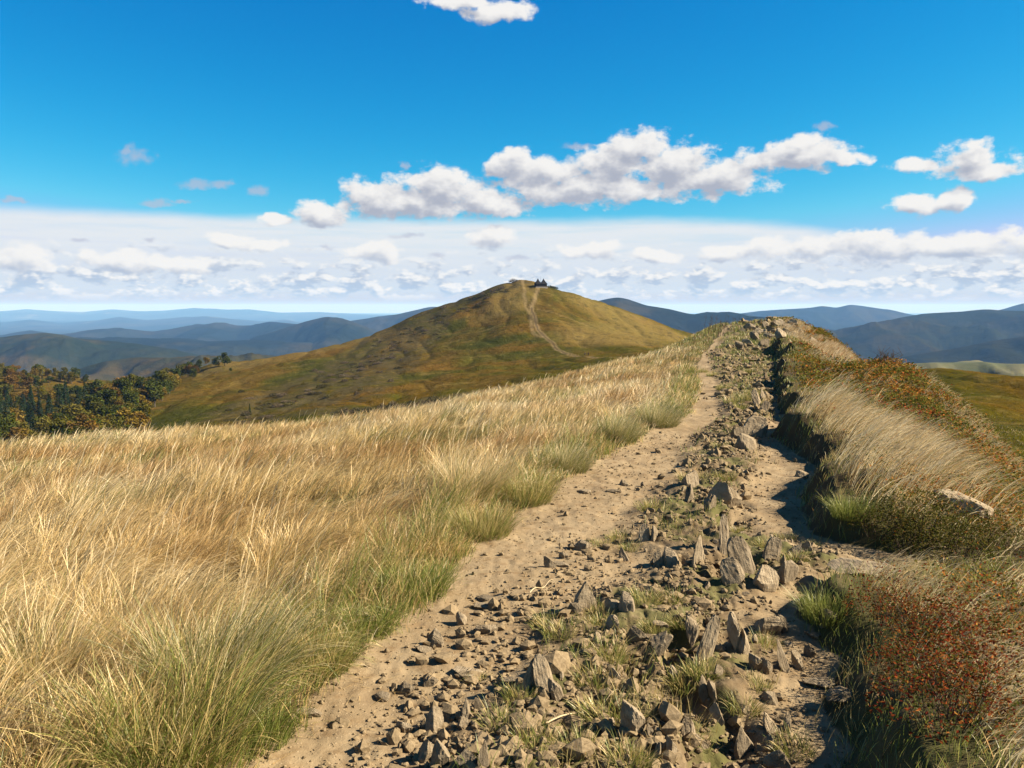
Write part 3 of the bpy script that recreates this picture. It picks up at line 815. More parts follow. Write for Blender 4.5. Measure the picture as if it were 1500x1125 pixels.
def right_grass():
    parts = []
    # pale combed grass on the right bank
    x, y, r = polar_points(330000, 1.2, 26, 10, 48, .9)
    s = (x - pathR(y)) * .96
    band = np.exp(-((y - 9.2) / 2.5) ** 2) * sst(fbm(x * .9 + 14, y * .7, 3), -.42, -.08) * sst(s, .18, .45) * (1 - sst(s, 1.0, 1.6))
    near = (1 - sst(y, 5.2, 6.2)) * sst(s, .95, 1.3) * 1.0
    nearlip = (1 - sst(y, 4.4, 5.2)) * sst(s, .30, .42) * (1 - sst(s, .5, .7)) * .5
    strip = sst(y, 11, 13) * np.exp(-((s - 3.3) / .45) ** 2) * .5
    far = sst(y, 17, 20) * sst(s, .4, .9) * sst(fbm(x * .5, y * .35, 3), .05, .3) * .5
    corner = (1 - sst(y, 3.2, 4.0)) * sst(s, .35, .6) * .45
    pat = .08 * sst(s, .5, 1) * (fbm(x * 1.1, y * 1.1 + 50, 3) > .25)
    pr = np.maximum.reduce([band, near, nearlip, strip, far, pat, corner])
    gs = ground_at(1412, 748)
    pr = pr * (1 - np.exp(-((x - gs[0]) / .28) ** 2 - ((y - gs[1] + .05) / .35) ** 2))
    cl_, _, _, ci_ = clump(x, y, .35)
    k = (s > .1) & (RNG.random(len(x)) < pr) & (cl_ < .19 + .16 * ci_)
    x, y, r, s = x[k], y[k], r[k], s[k]; n = len(x)
    d, cx, cy, cid = clump(x, y, .35)
    rad_az = np.arctan2(y - cy, x - cx); rad = np.clip(d / .25, 0, 1)
    lx = 1.0 + np.cos(rad_az) * rad * .35 + RNG.normal(0, .16, n); ly = -.12 + .45 * fbm(x * .8, y * .8 + 30, 2) + np.sin(rad_az) * rad * .45 + RNG.normal(0, .2, n) - .25 * (y < 6)
    laz = np.arctan2(ly, lx); mag = np.hypot(lx, ly)
    L = RNG.uniform(.22, .54, n) * (.8 + .45 * cid) * np.where(y < 6, 1.0, .95) * np.where(s < .7, np.where(y < 5.2, .5, 1), 1) * (1 - .4 * sst(s, 1.3, 2.0))
    phi0 = np.clip(.15 + .25 * mag, .1, .8); phi1 = np.clip(.75 + .9 * mag + RNG.normal(0, .2, n), .3, 2.1)
    c1, c2, c3, c4 = pick(PALE, n), pick(STRAW, n), pick(RUST, n), pick(GREEN, n)
    u = RNG.random(n)[:, None]
    ct = np.where(u < .66, c1, np.where(u < .84, c2, np.where(u < .93, c3, c4)))
    cb = ct * .78 + c4 * .08
    Wd = .0032 * RNG.uniform(.7, 1.3, n) * np.maximum(1, (r / 5.) ** .85)
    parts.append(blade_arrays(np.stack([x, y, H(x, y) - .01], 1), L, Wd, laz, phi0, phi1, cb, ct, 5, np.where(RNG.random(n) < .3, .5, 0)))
    # the same grass on the far side of the knoll
    x = RNG.uniform(9, 20, 60000); y = RNG.uniform(33, 47, 60000); s = (x - pathR(y)) * .96
    k = RNG.random(60000) < sst(s, .25, .7) * (1 - sst(s, 2.6, 3.8)) * sst(fbm(x * .4 + 2, y * .3, 3) - .12 * (y - 40) / 6, -.25, .15)
    x, y, s = x[k], y[k], s[k]; n = len(x)
    ct = np.where((RNG.random(n) < .6)[:, None], pick(PALE, n), pick(RUST, n))
    parts.append(blade_arrays(np.stack([x, y, H(x, y) - .01], 1), RNG.uniform(.25, .5, n), np.full(n, .017), RNG.normal(-.1, .4, n), RNG.uniform(.2, .6, n), RNG.uniform(1.0, 1.9, n), ct * .8, ct, 3))
    o = build_blades('dry_grass', parts, MAT_BLADE)
    stuff(o, 'pale dry grass combed downhill by the wind on the right bank')
right_grass()

def short_turf():
    parts = []
    # lip of the right bank, turf on the bank, knoll, and thin grass between the stones
    x, y, r = polar_points(330000, 1.2, 62, -6, 44, 1.0)
    L_, R_ = pathL(y), pathR(y); s = (x - R_) * .96
    fr = (x - L_) / np.maximum(R_ - L_, .2)
    rb = rockband(x, y)
    nz = fbm(x * 1.3, y * 1.0 + 20, 3)
    # grass spots in the stony strip
    spot = rb * sst(nz + np.interp(y, [0, 11, 15, 60], [0, 0, .10, .12]), .08, .30) * np.interp(y, [0, 3, 8, 14, 20, 60], [.7, .65, .6, .8, .85, .9])
    lip = sst(s, -.10, .06) * (1 - sst(s, np.where(y < 6.5, .75, .25), np.where(y < 6.5, 1.4, .55))) * np.interp(y, [0, 6, 8, 14, 60], [1, 1, .7, .6, .8])
    kn = sst(y, 22, 28) * sst(s, -.2, .2) * (1 - sst(s, 1.2, 2.0)) * .7
    lft = (y > 30) * sst(L_ - x, -.1, .3) * .5
    pr = np.maximum.reduce([spot, lip, kn, lft])
    gap = np.exp(-((y - 5.3) / .5) ** 2) * (s < .3)
    pr = pr * (1 - gap)
    k = RNG.random(len(x)) < pr
    x, y, r, s, rb = x[k], y[k], r[k], s[k], rb[k]; n = len(x)
    d, cx, cy, cid = clump(x, y, .16)
    laz = np.arctan2(y - cy + RNG.normal(0, .05, n), x - cx + RNG.normal(0, .05, n) + .04)
    L = RNG.uniform(.05, .12, n) * np.where(s > 0, .95, .9) * np.maximum(1, (r / 14) ** .6)
    dry = sst(fbm(x * .8 + 3, y * .8 + 71, 3) + RNG.normal(0, .2, n) + .12 * (s > 0), -.1, .45)
    ct = lerp(pick(LIVE, n), pick(STRAW, n) * .8, dry * .75)
    rs = (RNG.random(n) < .05)[:, None]
    ct = np.where(rs, pick(RUST, n), ct)
    Wd = .0030 * RNG.uniform(.7, 1.3, n) * np.maximum(1, (r / 4.5) ** .9)
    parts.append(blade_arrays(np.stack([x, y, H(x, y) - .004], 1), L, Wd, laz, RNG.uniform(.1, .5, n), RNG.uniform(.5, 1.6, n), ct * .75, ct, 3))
    o = build_blades('short_grass', parts, MAT_GREEN)
    stuff(o, 'short green turf on the path banks and between the stones')
    # coarse turf of the ridge farther on and of the slopes below the brow
    x, y, r = polar_points(150000, 26, 170, -34, 36, 1.15)
    s = np.maximum((pathL(y) - x), (x - pathR(y)))
    k = (s > .2) & ((x < pathL(y)) | (y > 62)); x, y, r = x[k], y[k], r[k]; n = len(x)
    laz = .2 + RNG.normal(0, .8, n)
    nz = fbm(x * .12, y * .07, 4)
    ct = lerp(np.array([(.15, .135, .03)] * n) * RNG.uniform(.7, 1.3, (n, 1)), np.array([(.21, .12, .032)] * n) * RNG.uniform(.7, 1.3, (n, 1)), sst(nz + RNG.normal(0, .15, n), -.1, .35))
    ct = lerp(ct, pick(STRAW, n), sst(fbm(x * .1 + 8, y * .06, 3) + RNG.normal(0, .15, n), .15, .5) * .8)
    V = blade_arrays(np.stack([x, y, H(x, y) - .02], 1), RNG.uniform(.12, .34, n), .006 * (r / 10.) ** .9, laz, RNG.uniform(.1, .5, n), RNG.uniform(.6, 1.6, n), ct * .8, ct, 2)
    o = build_blades('hill_grass', [V], MAT_GREEN)
    stuff(o, 'olive and rust turf on the ridge beyond the dry grass')
short_turf()

# ------------------------------------------------------------------ bilberry heath
HEATH_RED = [(.26, .045, .018), (.33, .075, .022), (.20, .035, .018), (.38, .14, .035)]
HEATH_GRN = [(.085, .095, .016), (.13, .125, .022), (.17, .14, .03), (.06, .07, .013), (.15, .10, .022)]
HEATH_ORG = [(.34, .15, .03), (.27, .12, .025), (.22, .13, .035), (.30, .09, .02)]
def leaf_arrays(P, size, rng=RNG, tilt=1.0):
    n = len(P)
    a = rng.normal(0, 1, (n, 3)); a[:, 2] *= .6; a /= np.linalg.norm(a, axis=1, keepdims=True)
    b = rng.normal(0, 1, (n, 3)); b -= (a * b).sum(1, keepdims=True) * a; b /= np.linalg.norm(b, axis=1, keepdims=True)
    c = np.cross(a, b)
    s = np.asarray(size).reshape(-1, 1)
    V = np.stack([P - a * s, P + b * s * .55 - a * s * .1 + c * s * .12, P + a * s, P - b * s * .55 - a * s * .1 + c * s * .12], 1)
    q = (np.arange(n) * 4)[:, None] + np.arange(4)
    return V.reshape(-1, 3), q
def heath_mask(x, y):
    s = (x - pathR(y)) * .96
    a = np.maximum.reduce([sst(y, 8.5, 12) * sst(s, .8, 1.3), .8 * sst(y, 11.5, 14) * sst(s, .3, .7), .22 * sst(y, 6.5, 9) * sst(s, .25, .6)]) * (1 - sst(y, 26, 30))
    b = sst(y, 5.6, 6.2) * (1 - sst(y, 7.6, 9.5)) * sst(s, .35, .7)
    c_ = sst(y, 5.8, 7.5) * (1 - sst(y, 11, 13)) * sst(s, 1.5, 2.1)
    d = (1 - sst(y, 5.0, 6)) * sst(s, .55, .8) * (1 - sst(s, 1.3, 2.2)) * .5
    e = sst(y, 30, 36) * (1 - sst(y, 52, 58)) * sst(s, .3, 1.2) * np.where(y < 44, .35, .8)
    return np.maximum.reduce([a, b, c_, d, e])
def heath():
    x, y, r = polar_points(120000, 1.4, 58, 8, 50, 1.0)
    k = RNG.random(len(x)) < heath_mask(x, y); x, y, r = x[k], y[k], r[k]
    n = len(x); m = 9
    z = H(x, y)
    hgt = RNG.uniform(.05, .17, n) * (1 + .6 * fbm(x * 1.2, y * 1.2, 2)); sp = .045 * np.maximum(1, (r / 7) ** .7)
    zone = fbm(x * .55 + 12, y * .55, 3) + RNG.normal(0, .18, n)
    red = sst(zone, .12, .6) * np.where(r < 7, 1, .6); org = sst(-zone + .1, .0, .4) * .95
    P = np.stack([np.repeat(x, m) + RNG.normal(0, 1, n * m) * np.repeat(sp, m), np.repeat(y, m) + RNG.normal(0, 1, n * m) * np.repeat(sp, m), np.repeat(z, m) + np.repeat(hgt, m) * RNG.beta(2, 1.3, n * m)], 1)
    size = np.repeat(np.clip(.0095 * np.maximum(1, (r / 6) ** .9), 0, .07), m) * RNG.uniform(.6, 1.3, n * m)
    V, q_ = leaf_arrays(P, size)
    u = RNG.random(n * m)
    c = pick(HEATH_GRN, n * m)
    c = np.where((u < np.repeat(red, m) * .75)[:, None], pick(HEATH_RED, n * m), c)
    c = np.where(((u > .35) & (u < .35 + np.repeat(org, m) * .6))[:, None], pick(HEATH_ORG, n * m), c)
    o = mesh_from('heath', V, [q_], [MAT_LEAF])
    cattr(o.data, 'col', np.repeat(c, 4, 0))
    stuff(o, 'green, rust and red bilberry cover on the right bank and knoll')
heath()

def mat_bark(name, col):
    m, nt, out = new_mat(name)
    p = N(nt, 'ShaderNodeTexCoord').outputs['Object']
    n = NOISE(nt, p, 14, 5, .6)
    principled(nt, out, MIX(nt, n, tuple(c * .6 for c in col), tuple(c * 1.3 for c in col)), .9, n, .5, .02)
    return m
MAT_TWIG = mat_bark('twig_bark', (.085, .055, .035))
MAT_BARK = mat_bark('tree_bark', (.11, .085, .06))
def bilberry_mesh(seed):
    rng = np.random.default_rng(seed)
    n = 1250
    th = rng.uniform(0, 2 * np.pi, n); rad = .20 * np.sqrt(rng.random(n)); h = .03 + .27 * (1 - (rad / .225) ** 2) * (.6 + .8 * cellhash(np.floor(rad * 22 * np.cos(th)), np.floor(rad * 22 * np.sin(th)), seed)) * rng.beta(2.2, 1.2, n)
    P = np.stack([rad * np.cos(th), rad * np.sin(th), h], 1)
    V, q_ = leaf_arrays(P, rng.uniform(.0040, .0085, n), rng)
    c = pick(HEATH_RED, n, rng); u = rng.random(n)
    c = np.where((u < .10)[:, None], pick(HEATH_ORG, n, rng), c); c = np.where((u > .68)[:, None], pick(HEATH_GRN, n, rng), c)
    c = np.where(((u > .40) & (u < .42))[:, None], c * 0 + np.array((.40, .26, .14)), c)
    me = mesh_from('leaves', V, [q_], [MAT_LEAF], link=False); cattr(me, 'col', np.repeat(c * .56, 4, 0))
    k = 46
    th = rng.uniform(0, 2 * np.pi, k); rd = .10 * np.sqrt(rng.random(k))
    st = blade_arrays(np.stack([rd * np.cos(th), rd * np.sin(th), np.full(k, -.03)], 1), rng.uniform(.15, .25, k), np.full(k, .0035), th + rng.normal(0, .4, k), rng.uniform(.1, .4, k), rng.uniform(.3, .8, k), np.full((k, 3), .05), np.full((k, 3), .07), 4, 0.0, rng)
    ms = build_blades('stem', [st], MAT_TWIG, link=False)
    return me, ms
bil = [bilberry_mesh(500 + i) for i in range(4)]
BILB = [((1290, 905), 'small red bilberry shrub, uppermost of the red patch right of the path'),
        ((1345, 925), 'dense red and rust bilberry shrub below the pale bent grass right of the path'),
        ((1400, 930), 'dark red bilberry shrub under the pale bent grass at the right side'),
        ((1330, 985), 'bright red bilberry shrub at the left edge of the red patch'),
        ((1385, 1000), 'deep red bilberry shrub in the middle of the red patch right of the path'),
        ((1445, 985), 'rust red bilberry shrub at the right edge of the red patch'),
        ((1425, 1045), 'dark bilberry shrub with deep shade between its leaves, low in the red patch'),
        ((1375, 1060), 'small orange red bilberry shrub at the lower left tip of the red patch'),
        ]
for i, ((px, py), lab) in enumerate(BILB):
    g = ground_at(px, py)
    e = empty('bilberry_shrub', g + np.array([0, 0, -.02]), random.uniform(0, 6.28), lab, 'shrub', 'red bilberry shrubs right of the path')
    sc = random.uniform(.85, 1.2); e.scale = (sc, sc, sc * random.uniform(.8, 1.1))
    for nm, me in zip(('leaves', 'stem'), bil[i % 4]): part(nm, me, e)
HR, HO = HEATH_RED, HEATH_ORG
HEATH_RED, HEATH_ORG = HEATH_GRN, HEATH_GRN + [(.30, .11, .025)]
bilg = [bilberry_mesh(520 + i) for i in range(3)]
HEATH_RED, HEATH_ORG = HR, HO
for i, ((px, py), lab) in enumerate([((1292, 782), 'green bilberry shrub directly behind the flat step slab'), ((1335, 778), 'green bilberry shrub behind the right end of the step slab'), ((1378, 790), 'dark green bilberry shrub in front of the large tilted slab'),
        ((1425, 796), 'green bilberry shrub below the right corner of the large tilted slab'), ((1345, 812), 'green bilberry shrub with yellowish leaves just right of the step slab'), ((1475, 805), 'green bilberry shrub at the right frame edge level with the step slab'), ((1400, 822), 'low green bilberry shrub above the pale bent grass at the right')]):
    e = empty('bilberry_shrub', ground_at(px, py) + np.array([0, 0, -.02]), random.uniform(0, 6.28), lab, 'shrub', 'green bilberry shrubs right of the path')
    sc = random.uniform(1.1, 1.5); e.scale = (sc, sc, sc * .85)
    for nm, me in zip(('leaves', 'stem'), bilg[i % 3]): part(nm, me, e)

# ------------------------------------------------------------------ grass tussocks and tufts that stand out
def tuft_mesh(seed, n, R, hgt, cols, tips, lean=.3, wid=.0032, name='grass_tuft'):
    rng = np.random.default_rng(seed)
    th = rng.uniform(0, 2 * np.pi, n); rd = R * np.sqrt(rng.random(n))
    P = np.stack([rd * np.cos(th), rd * np.sin(th), np.full(n, -.02)], 1)
    f = rd / R
    f = f * rng.uniform(.3, 1.5, n); hgt = hgt * np.clip(1 + .35 * np.sin(th * 2 + seed) * f, .5, 1.5)
    lx = np.cos(th) * f + lean + rng.normal(0, .3, n); ly = np.sin(th) * f + rng.normal(0, .3, n)
    mag = np.hypot(lx, ly)
    cb = pick(cols, n, rng); ct = np.where((rng.random(n) < .45)[:, None], pick(tips, n, rng), cb)
    a = blade_arrays(P, hgt * rng.uniform(.55, 1.15, n), wid * rng.uniform(.7, 1.3, n), np.arctan2(ly, lx), .05 + .35 * mag, .35 + 1.0 * mag + rng.normal(0, .15, n), cb * .8, ct, 5, 0.0, rng)
    return build_blades(name, [a], MAT_GREEN, link=False)
TUS = {'dark': tuft_mesh(31, 1500, .26, .46, GREEN + [(.17, .19, .09)], PALE, .45), 'pale': tuft_mesh(32, 1500, .24, .30, LIVE + GREEN, STRAW, .15), 'short': tuft_mesh(33, 700, .14, .19, LIVE, GREEN, .1),
       'straw': tuft_mesh(34, 1300, .22, .50, GREEN + STRAW, PALE, .6)}
TUSL = [((318, 1005), 'dark', .95, 'large dark green tussock with straw tips left of the path, deep shade at its foot'),
        ((240, 1095), 'pale', 1.15, 'broad pale green tussock at the lower left beside the bare earth'),
        ((372, 1085), 'short', .9, 'small yellow green tuft between the big tussock and the bare earth'),
        ((465, 978), 'pale', .62, 'bright green tuft leaning over the earth where the path widens'),
        ((535, 925), 'short', 1.0, 'small fresh green tuft at the edge of the sandy track'),
        ((610, 870), 'short', 1.2, 'low green tuft under the overhanging straw grass at the track edge'),
        ((705, 785), 'pale', .8, 'rounded green tussock at the track edge with straw grass behind'),
        ((770, 735), 'pale', .85, 'wide green tussock at the inner bend of the track edge'),
        ((830, 690), 'dark', .75, 'dark green tussock with upright blades beside the sandy track'),
        ((905, 645), 'dark', .85, 'grey green upright tussock where the track edge starts to climb'),
        ((690, 730), 'straw', .9, 'straw coloured tussock beside a dark hollow in the grass'),
        ((965, 625), 'dark', .9, 'rusty dark tussock above the bend of the sandy track'),
        ((90, 1010), 'straw', .8, 'straw tussock with long pale stalks at the left frame edge'),
        ((1246, 756), 'short', .9, 'dark green tussock below the pale combed grass on the right bank'),
        ((1215, 905), 'short', .9, 'small green tuft on the lip of the right bank in front of the bare notch'),
        ]
for (px, py), kd, sc, lab in TUSL:
    g = ground_at(px, py)
    o = bpy.data.objects.new('grass_tussock', TUS[kd]); COL.objects.link(o)
    o.location = g; o.rotation_euler = (0, 0, random.uniform(-.4, .4)); o.scale = (sc,) * 3
    tag(o, lab, 'grass tussock', 'grass tussocks beside the path')
TU = [tuft_mesh(60 + i, 260, .085, .10, LIVE + GREEN, STRAW, .1, .003) for i in range(4)]
TUFTS = [(955, 748, 1.2), (880, 800, .7), (905, 790, .8), (925, 805, .8), (1010, 702, 1.0), (1062, 700, 1.0), (870, 895, .8), (945, 880, .9), (880, 915, .8), (820, 925, .9), (800, 915, .8),
         (890, 960, .9), (870, 1000, .8), (1010, 1000, 1.0), (1030, 985, .8), (885, 1045, 1.0), (910, 1055, .9), (735, 1060, .8), (760, 1020, .7), (845, 1100, .8), (920, 1115, .8), (1125, 800, .8), (1165, 820, .8), (1150, 790, .7), (1085, 780, .7),
         (1120, 945, .7), (1160, 1100, .8), (1110, 1005, .6), (1075, 590, 1.6), (1090, 585, 1.8), (1105, 578, 1.7), (1060, 570, 1.5), (1045, 550, 1.6), (1085, 600, 1.4), (1100, 545, 1.6), (1030, 545, 1.4), (985, 880, .7), (1000, 915, .7), (960, 920, .7), (1090, 1040, .7), (780, 1085, .8), (700, 1000, .5), (1190, 800, .6), (1055, 655, .8)]
for i, (px, py, sc) in enumerate(TUFTS):
    g = ground_at(px, py)
    o = bpy.data.objects.new('grass_tuft', TU[i % 4]); COL.objects.link(o)
    o.location = g; o.rotation_euler = (0, 0, random.uniform(0, 6.28)); o.scale = (sc * 1.15, sc * 1.15, sc)
    lab = 'low green grass tuft among stones in the near half of the stony strip' if py > 880 else ('low green grass tuft between upright stones in the middle of the stony strip' if py > 640 else 'thick green grass tuft in the far narrow part of the stony path')
    tag(o, lab, 'grass tuft', 'green tufts between the stones of the path')
# ------------------------------------------------------------------ rocks
def mat_rock():
    m, nt, out = new_mat('sandstone')
    tcn = N(nt, 'ShaderNodeTexCoord'); p = tcn.outputs['Object']
    oi = N(nt, 'ShaderNodeObjectInfo')
    pw = VM(nt, 'ADD', p, VM(nt, 'SCALE', oi.outputs['Location'], scale=3.0))
    n1 = NOISE(nt, pw, 6, 6, .6); n2 = NOISE(nt, pw, 30, 6, .7); st = NOISE(nt, MAPV(nt, pw, (26, 2, 2)), 1.0, 5, .6)
    col = RAMP(nt, n1, [(.3, (.19, .138, .078)), (.5, (.27, .205, .125)), (.72, (.345, .27, .17))])
    col = MIX(nt, SMOOTH(nt, st, .5, .7, 0, .3), col, (.15, .12, .08))
    col = MIX(nt, SMOOTH(nt, n2, .58, .8, 0, .45), col, (.10, .08, .052))
    f = M(nt, 'MULTIPLY_ADD', oi.outputs['Random'], .55, .55)
    col = MIX(nt, 1.0, col, N_rgb(nt, f), 'MULTIPLY')
    h = M(nt, 'ADD', M(nt, 'MULTIPLY', n2, .5), M(nt, 'ADD', st, n1))
    principled(nt, out, col, .88, h, .6, .02)
    return m
def N_rgb(nt, f):
    c = N(nt, 'ShaderNodeCombineColor')
    for i in range(3): lk(nt, f, c.inputs[i])
    return c.outputs[0]
MAT_ROCK = mat_rock()
def mat_gravel():
    m, nt, out = new_mat('gravel_stone')
    p = pos(nt); n1 = NOISE(nt, p, 9, 4, .6); n2 = NOISE(nt, p, 70, 3, .6)
    principled(nt, out, MIX(nt, SMOOTH(nt, n2, .35, .7), MIX(nt, n1, (.12, .085, .045), (.19, .135, .07)), MIX(nt, n1, (.18, .13, .07), (.26, .19, .105))), .9, n2, .4, .01)
    return m
MAT_GRAVEL = mat_gravel()
def ico(sub):
    import bmesh
    bm = bmesh.new(); bmesh.ops.create_icosphere(bm, subdivisions=sub, radius=1.0)
    v = np.array([x.co[:] for x in bm.verts]); f = np.array([[q_.index for q_ in p.verts] for p in bm.faces]); bm.free()
    return v, f
ICO4, ICO3, ICO1 = ico(4), ico(3), ico(1)
def rock_mesh(seed, dims, name='rock', base=ICO4, cuts=11, lo=.42, hi=.82, rough=.05, taper=0.0, notch=0):
    rng = np.random.default_rng(seed)
    v = base[0].copy(); v = np.sign(v) * np.abs(v) ** .72
    for _ in range(cuts):
        n_ = rng.normal(0, 1, 3); n_ /= np.linalg.norm(n_)
        d = rng.uniform(lo, hi); p = v @ n_
        v -= np.maximum(p - d, 0)[:, None] * n_
    v /= np.abs(v).max(0)
    u = v * np.array([3, 1.2, 1.2])
    v += v * (rough * fbm(u[:, 0] * 1.5 + seed, u[:, 1] * 2 + u[:, 2] * 1.7, 4))[:, None] * 2
    if taper:
        t = np.clip((v[:, 2] + 1) / 2, 0, 1)
        v[:, 1] *= 1 - taper * t; v[:, 0] *= 1 - taper * .6 * t
    if notch:   # stepped broken layers along the top edge
        k = np.floor((v[:, 0] + 1) * 2.0)
        v[:, 2] *= 1 - notch * cellhash(k, k * 0 + seed, 5) * (v[:, 2] > 0)
    v = v * np.array(dims) * .5
    me = mesh_from(name, v, [base[1]], [MAT_ROCK], link=False)
    return me
SHARD = [rock_mesh(900 + i, (.22 + .10 * (i % 3), .62 + .1 * (i % 2), 1.0), cuts=12, lo=.38, hi=.8, taper=.12 + .07 * (i % 4), notch=.35 * (i % 2)) for i in range(12)]
SLAB = [rock_mesh(930 + i, (1.0, .72, .20), cuts=12, lo=.5, hi=.85) for i in range(6)]
LUMP = [rock_mesh(950 + i, (1.0, .8, .62), cuts=13, lo=.45, hi=.85) for i in range(8)]
def place_rock(px, py, w, h, kind, lab, group=None, tilt=0.0, yaw=None, seed=None, cat=None, lift=None):
    """px,py: foot of the stone in the photograph, w,h: its width and height there in pixels"""
    g = ground_at(px, py)
    m = g[1] / FPX
    W_, H_ = w * m, h * m
    i = seed if seed is not None else int(px * 7 + py * 13)
    if kind == 'shard':
        me = SHARD[i % 12]; d = me_dim(me)
        sc = (W_ / d[0] * 1.2, H_ * 1.4, H_ * 1.6 / d[2]); zoff = H_ * .22
        rot = (random.uniform(-.22, .12), tilt, yaw if yaw is not None else random.uniform(-.42, .02)); nm = 'rock'; ct = 'rock'
    elif kind == 'slab':
        me = SLAB[i % 6]; d = me_dim(me)
        dep = W_ * .72
        sc = (W_, dep / .72, max(.035, H_ * .55) / d[2]); zoff = max(.035, H_ * .55) * .22
        rot = (random.uniform(-.08, .08), tilt, yaw if yaw is not None else random.uniform(-.3, .3)); nm = 'stone_slab'; ct = 'slab'
    else:
        me = LUMP[i % 8]; d = me_dim(me)
        sc = (W_ * 1.1, W_ * 1.0, H_ * 1.5 / d[2]); zoff = H_ * .28
        rot = (random.uniform(-.2, .2), tilt, yaw if yaw is not None else random.uniform(-.8, .8)); nm = 'rock'; ct = 'rock'
    o = bpy.data.objects.new(nm, me); COL.objects.link(o)
    o.location = (g[0], g[1] + sc[1] * .12, g[2] + (zoff if lift is None else lift)); o.rotation_euler = rot; o.scale = sc
    tag(o, lab, cat or ct, group)
    return o
def me_dim(me):
    c = np.empty(len(me.vertices) * 3, np.float32); me.vertices.foreach_get('co', c); c = c.reshape(-1, 3)
    return c.max(0) - c.min(0)
